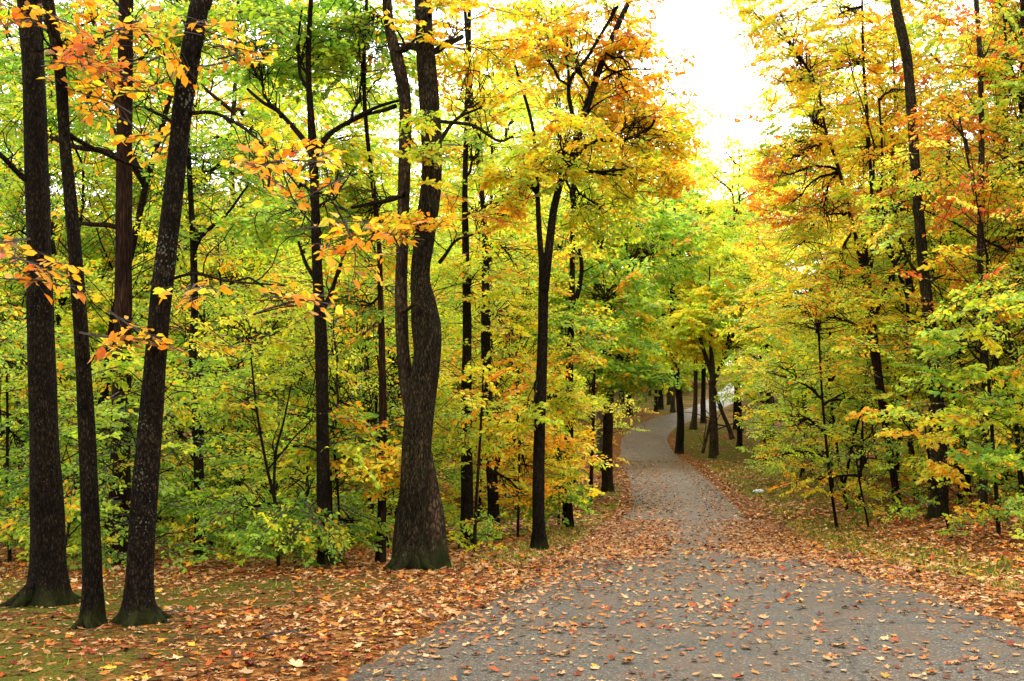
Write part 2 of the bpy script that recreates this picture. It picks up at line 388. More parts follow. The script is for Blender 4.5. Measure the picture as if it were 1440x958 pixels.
def grow_blob(mb_l, mb_b, start, center, rad, n, pal, L, rng, scale=1.0, limb_r=0.03, thin=1.0, branches=True, twigs=True, keep=1.0):
    """a limb from start into a cloud of sprays round center, each spray on a thin branch of its own"""
    center = np.asarray(center, float); start = np.asarray(start, float)
    lp = branch_path(start, center, rng, sag=0.06, wob=0.25, n=9)
    if branches: tube(mb_b, lp, np.linspace(limb_r, limb_r * 0.3, 9), 6)
    pos = fill_blob(center, rad, n, rng)
    away = pos - (0.55 * start + 0.45 * center); yaw = np.arctan2(away[:, 1], away[:, 0]) + rng.normal(0, 0.5, n)
    pitch = rng.normal(0.0, 0.32, n)
    sc = scale * rng.uniform(0.65, 1.2, n)
    if start[1] > 3 and CLIP:
        ok = ~gap(pos); pos, yaw, pitch, sc = pos[ok], yaw[ok], pitch[ok], sc[ok]; n = len(pos)
    dirv = np.stack([np.cos(yaw) * np.cos(pitch), np.sin(yaw) * np.cos(pitch), np.sin(pitch)], -1)
    org = pos - dirv * sc[:, None] * 0.5
    add_sprays(mb_l, org, yaw, pitch, sc, pal, L, rng, twigs=twigs, keep=keep)
    if branches:
        for k in range(n):
            if rng.random() > thin: continue
            t = rng.integers(2, 9); a = lp[t]
            tube(mb_b, branch_path(a, org[k], rng, sag=0.05, wob=0.3, n=5), np.linspace(limb_r * 0.35, 0.005, 5), 4)

LANDMARK = []      # (px, Y, phrase)
TREES = []
def px_path(pts, Y, base):
    """pixel polyline (top to bottom) with widths -> world path from the ground up, at depth Y, with radii"""
    out = []
    for px, py, w in reversed(pts):
        p = P(px, py, Y); out.append([*p, 0.43 * w * Y / FPX])
    return np.array(out)

def hero_tree(name, label, cat, base, pts, bark='dark', flare=0.6, fh=0.3, lobes=5, keep=1.0, extra=(), limbs=(), blobs=(), top=None, sides=28, group=None, L=0.09, lean=0.0, seed=0, second=(), scale=1.0, canopy=None):
    """pts: main stem (px, py, width px) from the top of the frame down; extra: forks [(pts, ...)] at the same depth"""
    rng = np.random.default_rng(1000 + seed); random.seed(seed)
    g = hit(*base); Y = g[1]
    root = empty(name, g, label, cat, group)
    path = px_path(pts, Y, g)
    path[0, :2] = g[:2]; path[0, 2] = g[2] - 0.12
    H = path[-1, 2]
    if top:                       # continue the stem above what the photo shows
        last = path[-1]; prev = path[-2]; dv = (last[:3] - prev[:3]) / max(1e-3, np.linalg.norm(last[:3] - prev[:3])); r = last[3]; q = last[:3].copy()
        dv = dv * 0.75 + np.array([0, 0, 0.25]) 
        n = max(2, int(top / 2.0))
        for k in range(n):
            q = q + dv * (top / n) + rng.normal(0, 0.12, 3) * np.array([1, 1, 0]); r = r * 0.78
            path = np.vstack([path, [*q, max(r, 0.012)]])
    ln = np.linalg.norm(np.diff(path[:, :3], axis=0), axis=1).sum()
    sp = spline(path, int(max(24, ln / (0.06 if Y < 16 else 0.2))))
    sp[:, 3] = np.maximum(sp[:, 3], 0.006)
    sp[:, 1] += np.sin(np.linspace(0, 5, len(sp)) + seed) * 0.04 * (1 - np.exp(-np.linspace(0, 6, len(sp))))
    mb = MB(); trunk_tube(mb, sp[:, :3], sp[:, 3], flare, fh, lobes, sides, seed)
    if sides >= 48:               # surface roots running out from the foot
        r_b = sp[min(8, len(sp) - 1), 3]; na = 6; a0 = rng.uniform(0, 6.28)
        for k in range(na):
            a = a0 + k * 2 * PI / na + rng.normal(0, .22); ll_ = r_b * rng.uniform(1.7, 3.5); d_ = np.array([math.cos(a), math.sin(a)]); rp = []
            for t_ in np.linspace(0, 1, 9):
                q = g[:2] + d_ * (r_b * .45 + ll_ * t_) + np.array([-d_[1], d_[0]]) * math.sin(t_ * 3 + k) * .05
                rp.append([q[0], q[1], gz(q[0], q[1]) + r_b * 1.7 * (1 - t_) ** 3.2 - .05 * t_ ** 2 - .005])
            tube(mb, np.array(rp), r_b * np.linspace(.55, .09, 9) * rng.uniform(.7, 1.0), 12)
    for pts2 in second:           # further stems rising from the same foot
        p2 = px_path(pts2, Y, g); 
        p2[:, 1] += 0.2
        p2[0, 2] = g[2] - 0.15
        s2 = spline(p2, 120); mc = MB(); trunk_tube(mc, s2[:, :3], s2[:, 3], 0.45, 0.3, 4, sides, seed + 50); t2 = mc.obj('trunk', [BARK['smooth']], g, root, colour=False); t2['label'] = 'paler brown trunk passing behind the main one'
    mb.obj('trunk', [BARK[bark]], g, root, colour=False)
    for ex in extra:              # forks and limbs: (px, py, width[, dY])
        e = []
        for q in ex:
            dY = q[3] if len(q) > 3 else 0.0
            e.append([*P(q[0], q[1], Y + dY), 0.5 * q[2] * Y / FPX])
        s2 = spline(np.array(e), 26); b2 = MB()
        tube(b2, s2[:, :3] + np.stack([0 * s2[:, 0], np.sin(np.linspace(0, 6, 26)) * .02, np.sin(np.linspace(0, 11, 26) + seed) * 0.2 * s2[:, 3]], -1), np.maximum(s2[:, 3], .006), 10)
        for _ in range(3):
            i = rng.integers(8, 24); a = s2[i, :3]; Lb = rng.uniform(0.4, 1.2) * Y / 14
            e2 = a + Lb * np.array([rng.normal(0, .7), rng.normal(0, .4), rng.uniform(.2, .9)])
            tube(b2, branch_path(a, e2, rng, .04, .3), np.linspace(max(s2[i, 3] * .4, .006), .003, 7), 5)
        b2.obj('limb', [BARK[bark]], g, root, colour=False)
    for bl in blobs:              # (from px,py) (center px,py,dY) (rx px, ry px) n palette
        (sx, sy), (cx, cy, dY), (rx, rz), n, pal = bl[:5]
        st = P(sx, sy, Y); ce = P(cx, cy, Y + dY); k = (Y + dY) / FPX
        lb = MB(); ll = MB()
        grow_blob(ll, lb, st, ce, (rx * k, max(rx, rz) * k, rz * k), int(n * (1.8 if keep == 1 else 1)), pal, L, rng, scale=scale * 0.9, limb_r=max(0.012, 0.0016 * Y), keep=keep)
        b_ = lb.obj('limb', [BARK[bark]], g, root, colour=False)
        ll.obj('foliage', [M_LEAF, M_TWIG], g, b_, smooth=False)
    if canopy:                    # crown above the frame: (n blobs, sprays per blob, palette, radius)
        nb, ns, pal, rad = canopy; lb = MB(); ll = MB(); zt = path[-1, 2]
        for k in range(nb):
            i = rng.integers(int(len(sp) * 0.72), len(sp) - 1); st = sp[i, :3]; a = rng.uniform(0, 2 * PI)
            ce = st + np.array([math.cos(a) * rad * rng.uniform(.4, 1), math.sin(a) * rad * rng.uniform(.4, 1), rng.uniform(0.3, 1.8)])
            grow_blob(ll, lb, st, ce, (1.5, 1.5, 0.8), ns, pal, L * 1.25, rng, scale=1.3, limb_r=0.04, twigs=False)
        lb.obj('branches', [BARK[bark]], g, root, colour=False); ll.obj('crown', [M_LEAF, M_TWIG], g, root, smooth=False)
    TREES.append((root, pts[-1][0], Y))
    return root


# ------------------------------------------------------------------ the trees one can single out
H = hero_tree
H('oak_tree', 'thick straight dark trunk at the left edge with moss on its flared foot', 'tree', (66, 850),
  [(42, -30, 36), (47, 100, 36), (52, 300, 37), (56, 480, 41), (62, 650, 46), (67, 760, 52), (68, 825, 58), (66, 850, 66)], bark='dark', flare=0.75, fh=0.17, sides=56, seed=1, top=6,
  extra=[[(52, 265, 9), (30, 248, 8, -.1), (0, 218, 7, -.3), (-40, 190, 5, -.4)]],
  blobs=[((45, 80), (60, 40, -1.0), (95, 45), 9, 'rust'), ((50, 400), (45, 360, -1.4), (75, 38), 5, 'rust')], L=0.088, keep=.36, scale=0.85, canopy=(5, 16, 'greenorange', 2.2))
H('maple_tree', 'slender bowed dark trunk between the two thick left trunks', 'tree', (128, 880),
  [(66, -25, 19), (75, 30, 19), (87, 100, 18), (93, 200, 19), (102, 300, 20), (113, 450, 23), (121, 600, 26), (127, 750, 29), (129, 830, 31), (128, 880, 36)], bark='dark', flare=0.5, fh=0.2, sides=48, seed=2, top=5,
  extra=[[(95, 190, 7), (125, 205, 6, .1), (160, 222, 5, .3), (200, 238, 4, .6)]],
  blobs=[((80, 60), (140, 70, -.3), (80, 40), 8, 'rust'), ((118, 520), (180, 475, -.3), (30, 26), 3, 'rust')], L=0.085, keep=.36, scale=0.8, canopy=(4, 14, 'goldorange', 2.0))
H('oak_tree', 'dark trunk leaning right with pale lichen flecks and a spreading mossy foot', 'tree', (193, 876),
  [(290, -30, 33), (280, 20, 33), (262, 130, 32), (245, 280, 32), (226, 440, 34), (212, 600, 38), (202, 720, 41), (196, 820, 46), (193, 876, 54)], bark='flecked', flare=0.8, fh=0.16, lobes=4, sides=56, seed=3, top=6,
  extra=[[(258, 160, 7), (300, 158, 5, -.2), (350, 186, 4, -.4), (395, 232, 3, -.6), (422, 266, 2, -.7)],
         [(232, 395, 5), (270, 385, 4, -.3), (325, 396, 3, -.5), (400, 402, 2, -.6)], [(262, 110, 5), (215, 60, 4, .2), (150, -10, 3, .5)]],
  blobs=[((300, 158), (390, 235, -.6), (85, 26), 6, 'orange'), ((420, 262), (500, 330, -.7), (60, 24), 5, 'orange'), ((270, 385), (275, 408, -.4), (45, 14), 2, 'orange'),
         ((325, 396), (420, 430, -.6), (60, 24), 2, 'orange'), ((262, 110), (290, 60, -.2), (90, 60), 7, 'orange'), ((250, 180), (190, 150, .3), (70, 70), 9, 'orange'), ((420, 262), (430, 262, -.7), (34, 20), 2, 'orange')], L=0.088, keep=.34, scale=0.8, canopy=(5, 14, 'goldorange', 2.4))
H('hollow_tree', 'reddish dark trunk with a stripped foot behind the leaning left trunk', 'tree', (168, 796),
  [(177, -30, 24), (176, 100, 24), (175, 300, 25), (174, 450, 27), (171, 600, 30), (169, 700, 33), (168, 760, 35), (168, 796, 38)], bark='red', flare=0.3, fh=0.35, sides=40, seed=4, top=7,
  extra=[[(175, 225, 11), (140, 212, 9, .3), (100, 205, 7, .5), (72, 194, 6, .6)], [(172, 320, 8), (140, 316, 7), (110, 315, 5)]],
  blobs=[((176, 150), (120, 120, .8), (120, 80), 14, 'green'), ((176, 100), (230, 60, .8), (90, 70), 10, 'greenyellow'), ((172, 540), (182, 545, -.4), (26, 55), 5, 'greenyellow')], L=0.1, canopy=(6, 18, 'green', 2.4))
H('maple_tree', 'slim dark trunk wrapped in small green leaves right of the leaning trunk', 'tree', (281, 786),
  [(262, 150, 6), (265, 240, 8), (270, 330, 10), (273, 430, 12), (271, 500, 13), (277, 600, 15), (281, 700, 17), (281, 786, 19)], bark='dark', flare=0.3, seed=5, top=3, sides=24,
  extra=[[(270, 360, 6), (285, 330, 5), (320, 300, 4, .2), (350, 260, 3, .4)]],
  blobs=[((268, 330), (290, 330, .5), (80, 45), 12, 'greenyellow'), ((265, 250), (300, 240, .5), (90, 50), 14, 'green'), ((277, 560), (285, 520, .3), (60, 60), 10, 'green'), ((281, 700), (270, 690, .4), (60, 40), 8, 'green')], L=0.08)
H('tulip_tree', 'straight dark trunk with open forking crown left of the big double trunk', 'tree', (458, 795),
  [(434, 90, 9), (437, 160, 11), (440, 215, 15), (443, 300, 15), (446, 390, 17), (451, 480, 20), (453, 600, 20), (455, 700, 22), (457, 760, 24), (458, 795, 27)], bark='dark', flare=0.4, seed=6, sides=36, top=2,
  extra=[[(440, 220, 10), (425, 195, 8), (395, 160, 6, .2), (370, 145, 5, .3), (348, 125, 4, .4)], [(441, 222, 10), (462, 190, 8), (495, 168, 6, .2), (535, 150, 5, .3), (575, 138, 4, .3)],
         [(436, 130, 6), (422, 105, 5), (420, 60, 4, .1), (425, 10, 3, .2)], [(452, 440, 8), (466, 410, 6, .1), (480, 370, 5, .2)], [(446, 400, 6), (430, 370, 5, .1), (420, 340, 4, .2)],
         [(455, 640, 4), (430, 628, 3, .2), (405, 630, 3, .3), (385, 645, 2, .4)]],
  blobs=[((395, 165), (350, 60, .6), (110, 60), 18, 'green'), ((495, 168), (510, 90, .8), (90, 60), 16, 'green'), ((436, 130), (430, 30, .8), (110, 50), 16, 'darkgreen'), ((442, 300), (410, 300, .6), (70, 30), 9, 'green'),
         ((442, 300), (500, 240, .9), (60, 45), 9, 'greenyellow'), ((455, 600), (480, 610, .6), (60, 40), 8, 'greenorange')], L=0.095, scale=1.0)
H('cherry_tree', 'thin reddish trunk standing just left of the big double trunk', 'tree', (535, 792),
  [(532, 330, 8), (535, 420, 9), (537, 500, 11), (538, 600, 13), (537, 700, 14), (535, 792, 17)], bark='red', flare=0.25, seed=7, top=4,
  extra=[[(538, 600, 4), (555, 598, 3), (580, 605, 2, .3)]],
  blobs=[((537, 640), (525, 652, -.5), (60, 26), 9, 'goldorange'), ((535, 420), (505, 440, .3), (55, 50), 9, 'greenorange'), ((532, 330), (520, 330, .4), (50, 50), 9, 'yellowgreen')], L=0.085)
H('double_oak', 'massive mossy double trunk with buttressed foot at the lawn edge', 'tree', (577, 800),
  [(594, -30, 28), (597, 50, 29), (602, 120, 32), (607, 200, 34), (606, 262, 32), (598, 325, 34), (591, 387, 31), (596, 431, 41), (600, 466, 46), (600, 505, 45), (591, 569, 47), (585, 638, 46), (580, 707, 48), (575, 765, 53), (570, 800, 58)], bark='mossy', flare=0.38, fh=0.22, lobes=5, sides=64, seed=8, top=8,
  second=[[(540, -30, 16), (545, 30, 17), (556, 75, 20), (567, 130, 20), (567, 200, 20), (564, 325, 19), (562, 387, 20), (562, 431, 21), (565, 500, 23), (574, 560, 27), (588, 620, 32), (599, 680, 36), (607, 740, 40), (612, 797, 44)]],
  extra=[[(556, 72, 10, .15), (575, 66, 11, .05), (598, 70, 12)], [(603, 75, 11), (622, 66, 9, .2), (650, 52, 7, .5)], [(606, 215, 8), (640, 170, 5, .3), (680, 150, 3, .5)], [(568, 275, 8, .1), (530, 285, 6, .4), (495, 292, 5, .7)],
         [(618, 370, 6), (640, 340, 4, -.3), (665, 330, 3, -.5)], [(566, 440, 6, -.1), (585, 428, 4, -.4), (600, 440, 3, -.6)], [(608, 170, 6), (660, 175, 5, -.2), (700, 198, 4, -.3), (722, 192, 3, -.4)], [(556, 150, 7, .2), (520, 160, 5, .5), (482, 178, 4, .8)]],
  blobs=[((603, 320), (585, 322, -.9), (40, 20), 4, 'goldorange'), ((603, 240), (600, 200, -.7), (28, 60), 6, 'yellowgreen'), ((640, 170), (690, 130, .6), (70, 60), 12, 'yellow'), ((603, 75), (660, 40, .3), (80, 50), 11, 'goldorange'), ((568, 275), (500, 300, 1.0), (60, 40), 10, 'green'),
         ((545, 30), (520, 40, 1), (60, 60), 10, 'green'), ((600, 20), (600, 15, -1.2), (60, 20), 3, 'orange')], L=0.08, scale=0.75, canopy=(7, 20, 'greenorange', 3.2))
H('maple_tree', 'dark trunk half hidden by yellow leaf layers right of the double trunk', 'tree', (657, 770),
  [(654, 250, 9), (655, 350, 12), (657, 460, 15), (656, 540, 17), (656, 620, 19), (657, 700, 20), (657, 770, 25)], bark='dark', flare=0.4, seed=9, top=5,
  extra=[[(657, 620, 4), (690, 600, 3, -.2), (730, 590, 2, -.3)], [(655, 300, 5), (690, 300, 4, .1), (720, 305, 3, .2)]],
  blobs=[((656, 560), (655, 530, -.5), (70, 28), 10, 'yellow'), ((657, 640), (650, 610, -.5), (60, 22), 8, 'yellowgreen'), ((655, 420), (660, 400, -.3), (75, 36), 13, 'yellowgreen'), ((655, 300), (680, 300, .2), (80, 50), 16, 'goldorange'), ((654, 250), (680, 200, .5), (80, 50), 16, 'greenyellow'),
         ((657, 742), (662, 752, -.4), (14, 12), 2, 'greenyellow')], L=0.09, scale=0.9)
H('maple_tree', 'second dark trunk behind the yellow layers, nearer the slender forked tree', 'tree', (696, 762),
  [(680, 300, 9), (683, 400, 13), (683, 480, 15), (687, 600, 17), (693, 690, 18), (696, 762, 24)], bark='flecked', flare=0.4, seed=10, top=5,
  blobs=[((687, 560), (710, 520, -.2), (65, 30), 11, 'yellow'), ((690, 640), (720, 620, -.4), (65, 25), 10, 'goldorange'), ((683, 450), (700, 440, .1), (75, 35), 13, 'yellowgreen'), ((680, 340), (720, 360, .4), (80, 40), 13, 'yellowgreen'), ((690, 660), (730, 690, -.3), (50, 18), 6, 'goldorange')], L=0.09, scale=0.9)
H('sapling', 'leaning pencil thin stem beside the foot of the trunk behind yellow leaves', 'tree', (667, 776),
  [(680, 520, 3), (676, 600, 4), (672, 670, 5), (669, 720, 5), (667, 776, 7)], bark='red', flare=0.1, seed=11, sides=12,
  blobs=[((678, 560), (680, 560, -.2), (50, 30), 6, 'yellow')], L=0.08, scale=0.7)
H('tulip_tree', 'slender dark trunk forking into two at the left verge of the road', 'tree', (759, 773),
  [(755, 255, 7), (758, 320, 9), (762, 370, 11), (764, 405, 16), (763, 480, 17), (759, 600, 18), (757, 700, 19), (758, 745, 20), (759, 773, 26)], bark='dark', flare=0.45, seed=12, sides=40, top=2,
  extra=[[(765, 408, 14), (772, 350, 12), (778, 300, 11), (786, 265, 10), (795, 232, 11, .2), (812, 190, 11, .4), (832, 130, 10, .6), (852, 75, 9, .8), (885, 0, 8, 1.0)],
         [(795, 232, 9, .2), (835, 200, 6, .3), (880, 196, 5, .4), (912, 182, 4, .4), (922, 165, 3, .4)], [(812, 190, 7, .4), (800, 120, 6, .3), (830, 75, 5, .3), (868, 10, 4, .3)], [(834, 122, 4, .6), (870, 100, 3, .5), (915, 98, 2, .4)],
         [(795, 232, 6, .2), (840, 242, 5, 0), (880, 238, 3, -.1)]],
  blobs=[((755, 280), (745, 250, .1), (55, 40), 12, 'yellowgreen'), ((795, 232), (790, 210, -.2), (70, 45), 16, 'yellow'), ((832, 130), (800, 80, .6), (80, 50), 11, 'goldorange'), ((835, 200), (890, 180, .5), (65, 45), 11, 'goldorange'), ((852, 75), (890, 100, .8), (75, 50), 12, 'orange'),
         ((840, 242), (900, 250, .4), (60, 30), 12, 'goldorange'), ((800, 120), (740, 60, .6), (80, 50), 18, 'yellow'), ((868, 10), (860, 30, .6), (70, 45), 10, 'orange'), ((850, 90), (880, 130, 1.4), (80, 60), 12, 'goldorange'), ((880, 196), (930, 200, 1.2), (50, 50), 14, 'goldorange'), ((820, 160), (830, 170, 1.8), (80, 60), 12, 'yellowgreen'), ((800, 120), (800, 20, 1.5), (80, 50), 11, 'yellowgreen'), ((790, 250), (850, 300, 1.5), (70, 45), 16, 'yellowgreen'), ((764, 520), (735, 590, -.2), (40, 16), 4, 'yellowgreen')], L=0.1, scale=0.95)
H('oak_tree', 'dark trunk among bright green leaves behind the slender forked tree', 'tree', (799, 742),
  [(806, 300, 8), (805, 360, 9), (804, 430, 11), (801, 520, 12), (801, 600, 13), (798, 680, 14), (797, 742, 18)], bark='dark', flare=0.4, seed=13, top=4,
  extra=[[(804, 440, 8), (813, 410, 7), (818, 380, 6), (815, 350, 5)]],
  blobs=[((801, 560), (770, 560, -1), (60, 40), 16, 'yellowgreen'), ((804, 430), (800, 470, -.6), (60, 40), 16, 'green'), ((805, 360), (770, 340, 0), (70, 50), 16, 'yellowgreen'), ((801, 600), (780, 640, -1), (55, 35), 14, 'goldorange'), ((798, 680), (775, 700, -.4), (45, 25), 10, 'green'), ((806, 300), (780, 210, .5), (70, 50), 13, 'yellowgreen'), ((806, 300), (850, 240, .8), (60, 45), 12, 'goldorange'), ((806, 300), (835, 120, 1), (65, 55), 13, 'goldorange'), ((806, 300), (895, 170, 1), (50, 50), 9, 'orange'), ((806, 300), (770, 110, .6), (60, 50), 11, 'yellowgreen')], L=0.11, scale=1.3)
H('sapling', 'thin reddish stem by the road, left of the stout roadside trunk', 'tree', (829, 712),
  [(836, 520, 4), (834, 600, 5), (832, 660, 6), (829, 712, 8)], bark='red', flare=0.2, seed=14, sides=12, extra=[[(834, 590, 3), (820, 580, 3), (806, 590, 2)]],
  blobs=[((836, 540), (830, 540, 0), (40, 40), 9, 'yellowgreen')], L=0.11, scale=1.3)
H('oak_tree', 'stout trunk at the left edge of the road where it bends', 'tree', (854, 692),
  [(846, 330, 8), (838, 400, 10), (848, 460, 13), (856, 530, 16), (855, 600, 16), (854, 650, 17), (854, 692, 21)], bark='smooth', flare=0.3, seed=15, top=5,
  extra=[[(848, 460, 8), (870, 400, 7), (900, 350, 5)]],
  blobs=[((848, 460), (850, 420, -2), (80, 60), 40, 'green'), ((856, 530), (880, 510, -3), (55, 45), 26, 'green'), ((846, 350), (830, 320, 0), (80, 60), 36, 'greenyellow'), ((870, 400), (920, 350, 1), (75, 60), 40, 'green'), ((856, 540), (810, 540, -2), (50, 40), 20, 'greenyellow')], L=0.2, scale=2.0)
H('oak_tree', 'pale grey trunk tucked behind the stout roadside trunk', 'tree', (844, 662),
  [(842, 420, 9), (843, 500, 10), (844, 600, 11), (844, 662, 15)], bark='grey', flare=0.35, seed=16, top=5, blobs=[((842, 440), (840, 470, 1), (60, 50), 18, 'green')], L=0.2, scale=2.0)
H('oak_tree', 'dark trunk on the inside of the bend standing on grass', 'tree', (955, 638),
  [(945, 380, 7), (947, 440, 8), (949, 500, 10), (954, 550, 11), (957, 590, 12), (955, 638, 15)], bark='dark', flare=0.25, seed=17, top=6,
  extra=[[(948, 470, 6), (925, 430, 5), (905, 400, 4)], [(949, 480, 5), (975, 430, 4), (985, 400, 3)]],
  blobs=[((947, 440), (945, 420, 0), (60, 60), 34, 'yellowgreen'), ((945, 380), (960, 350, 1), (60, 60), 34, 'greenyellow'), ((949, 480), (940, 490, -1), (45, 30), 18, 'yellowgreen'), ((945, 370), (930, 300, 1), (60, 50), 26, 'green')], L=0.26, scale=2.6)
H('multi_stem_tree', 'cluster of forking stems on the grassy inside of the bend', 'tree', (1002, 644),
  [(997, 440, 4), (999, 480, 5), (1002, 520, 9), (1001, 555, 10), (1002, 600, 9), (1002, 644, 12)], bark='smooth', flare=0.3, seed=18, top=3,
  extra=[[(1002, 530, 7), (992, 500, 6), (984, 475, 4), (975, 450, 3)], [(1003, 540, 7), (1018, 505, 5), (1030, 475, 4), (1040, 440, 3)], [(1004, 545, 5), (1012, 570, 5), (1024, 600, 6), (1030, 617, 8)],
         [(1000, 588, 4), (995, 610, 4), (988, 637, 5)], [(1004, 560, 5), (1007, 600, 5), (1008, 640, 6)]],
  blobs=[((1000, 480), (1000, 440, 0), (55, 40), 30, 'yellowgreen'), ((1018, 505), (1035, 430, 0), (45, 45), 26, 'greenyellow'), ((984, 475), (975, 460, -1), (35, 35), 16, 'yellowgreen')], L=0.26, scale=2.2)
for k, (b, pts, lab) in enumerate([
    ((975, 604), [(977, 400, 6), (978, 480, 7), (978, 560, 7), (975, 604, 12)], 'trunk with spreading foot where the road turns, left of the cluster of stems'),
    ((989, 595), [(992, 420, 6), (990, 500, 7), (989, 560, 8), (989, 595, 11)], 'dark trunk directly behind the cluster of stems at the turn'),
    ((946, 580), [(948, 400, 5), (947, 500, 6), (946, 580, 8)], 'dark trunk seen behind the lone trunk on the inside of the bend'),
    ((922, 579), [(924, 440, 4), (923, 520, 5), (922, 579, 6)], 'slim dark trunk on the leaf covered slope above the bend'),
    ((914, 557), [(914, 420, 4), (914, 500, 5), (914, 557, 5)], 'leftmost small trunk high on the leaf covered slope'),
    ((934, 551), [(935, 420, 3), (934, 500, 4), (934, 551, 5)], 'highest of the small trunks on the leaf covered slope'),
    ((1044, 606), [(1034, 440, 3), (1036, 510, 3), (1040, 560, 4), (1044, 606, 5)], 'thin leaning stem on the bank right of the cluster of stems'),
    ((1063, 560), [(1062, 430, 4), (1063, 500, 5), (1063, 560, 7)], 'dark stem in front of the pale upper road')]):
    H('roadside_tree', lab, 'tree', b, pts, bark=['smooth', 'dark'][k % 2], flare=0.4, seed=20 + k, sides=14, top=7,
      blobs=[((pts[0][0], pts[0][1] + 60), (pts[0][0] + RNG.uniform(-12, 12), pts[0][1] + 30, 0), (40, 38), 22, ['yellowgreen', 'green', 'greenyellow'][k % 3])], L=0.36, scale=3.0, canopy=(7, 16, ['yellowgreen', 'green', 'greenyellow'][k % 3], 2.4))
H('leaning_tree', 'tall mossy trunk curving left above the right bank', 'tree', (1320, 727),
  [(1254, -30, 14), (1262, 15, 16), (1276, 80, 16), (1283, 160, 16), (1288, 240, 15), (1294, 320, 16), (1302, 410, 18), (1312, 500, 21), (1318, 580, 23), (1321, 660, 25), (1320, 727, 30)], bark='mossy', flare=0.3, seed=30, sides=40, top=7,
  extra=[[(1302, 400, 6), (1280, 370, 4, .1), (1262, 330, 3, .2)]],
  blobs=[((1302, 400), (1345, 380, 1.2), (40, 30), 4, 'yellow')], L=0.1, canopy=(6, 16, 'yellow', 2.6))
H('cherry_tree', 'reddish trunk forking upward with yellow leaf layers left of the tall mossy trunk', 'tree', (1264, 720),
  [(1214, 330, 9), (1219, 400, 13), (1225, 455, 16), (1236, 530, 14), (1248, 610, 12), (1257, 670, 12), (1264, 720, 15)], bark='red', flare=0.3, seed=31, sides=28,
  extra=[[(1216, 390, 9), (1200, 320, 6, -.1), (1180, 240, 5, -.2), (1160, 180, 4, -.3), (1150, 120, 2, -.3)], [(1222, 400, 7), (1228, 320, 6, .1), (1222, 200, 5, .2), (1214, 90, 4, .2), (1212, -10, 3, .2)], [(1226, 460, 6), (1260, 370, 4, .2), (1285, 330, 3, .3)], [(1223, 380, 5), (1240, 250, 4, .3), (1236, 140, 3, .4)]],
  blobs=[((1160, 180), (1140, 170, -.3), (75, 50), 16, 'yellow'), ((1150, 120), (1120, 80, .2), (80, 50), 18, 'yellow'), ((1150, 120), (1100, 20, .5), (75, 40), 15, 'yellow'), ((1165, 200), (1110, 230, .5), (60, 40), 13, 'yellowred'), ((1180, 240), (1130, 340, .5), (75, 40), 14, 'yellowgreen'), ((1180, 240), (1110, 290, -.5), (45, 32), 5, 'rust'), ((1190, 300), (1160, 300, -.5), (60, 40), 12, 'yellowred'), ((1222, 200), (1220, 220, -.2), (80, 50), 15, 'yellow'), ((1214, 90), (1200, 90, 0), (95, 50), 18, 'yellow'), ((1212, 10), (1180, 20, .2), (110, 40), 18, 'yellow'),
         ((1150, 120), (1090, 110, 1), (50, 60), 12, 'yellow'), ((1165, 200), (1090, 210, 1), (55, 50), 12, 'greenyellow'), ((1150, 120), (1055, 12, 1), (45, 25), 7, 'yellow'), ((1180, 240), (1095, 250, -.6), (45, 30), 6, 'rust'), ((1200, 320), (1180, 400, -.5), (80, 35), 13, 'yellowred'), ((1226, 460), (1235, 440, -.3), (55, 30), 6, 'yellowgreen'), ((1228, 320), (1265, 300, 1.4), (60, 45), 9, 'yellow'), ((1236, 140), (1280, 130, 1.6), (70, 60), 10, 'yellow'), ((1230, 470), (1100, 430, -.3), (70, 30), 12, 'yellow')], L=0.095, scale=0.95)
H('maple_tree', 'straight thin trunk hung with red and yellow leaves right of the tall mossy trunk', 'tree', (1381, 720),
  [(1376, 60, 8), (1380, 200, 9), (1379, 320, 10), (1380, 430, 10), (1387, 560, 12), (1384, 650, 12), (1381, 720, 16)], bark='smooth', flare=0.3, seed=32, sides=24, top=4,
  extra=[[(1379, 300, 4), (1360, 220, 3, -.2), (1345, 150, 3, -.3)], [(1386, 590, 5), (1365, 540, 4, -.2), (1345, 500, 3, -.3)], [(1386, 560, 4), (1400, 500, 3), (1420, 470, 2)]],
  blobs=[((1376, 100), (1390, 70, -.3), (80, 50), 15, 'yellowred'), ((1360, 220), (1340, 170, -.5), (55, 40), 5, 'rust'), ((1380, 260), (1400, 260, -.4), (60, 40), 11, 'yellowgreen'), ((1380, 300), (1355, 290, -.5), (36, 30), 4, 'rust'), ((1380, 400), (1400, 380, -.3), (70, 40), 12, 'yellowred'), ((1376, 80), (1430, 140, -.4), (60, 60), 12, 'greenyellow')], L=0.095, scale=0.9)
H('oak_tree', 'broad dark trunk deep in shade near the right edge', 'tree', (1418, 690),
  [(1403, -30, 18), (1406, 100, 20), (1409, 300, 23), (1412, 450, 26), (1415, 600, 29), (1418, 690, 36)], bark='dark', flare=0.35, seed=33, sides=32, top=7, L=.09, blobs=[((1406, 100), (1420, 60, -1.5), (60, 45), 9, 'yellowred'), ((1409, 300), (1425, 220, -1.5), (55, 50), 9, 'greenyellow'), ((1412, 450), (1415, 380, -1.2), (60, 40), 8, 'yellowgreen'), ((1412, 450), (1430, 320, -1.8), (45, 30), 5, 'rust')], canopy=(6, 18, 'yellow', 3.0))
H('oak_tree', 'brown trunk cut by the right edge beside the broad dark one', 'tree', (1441, 700),
  [(1440, -30, 14), (1440, 200, 18), (1439, 400, 22), (1440, 600, 25), (1441, 700, 30)], bark='red', flare=0.3, seed=34, sides=24, top=6, canopy=(4, 16, 'yellowred', 3.0))
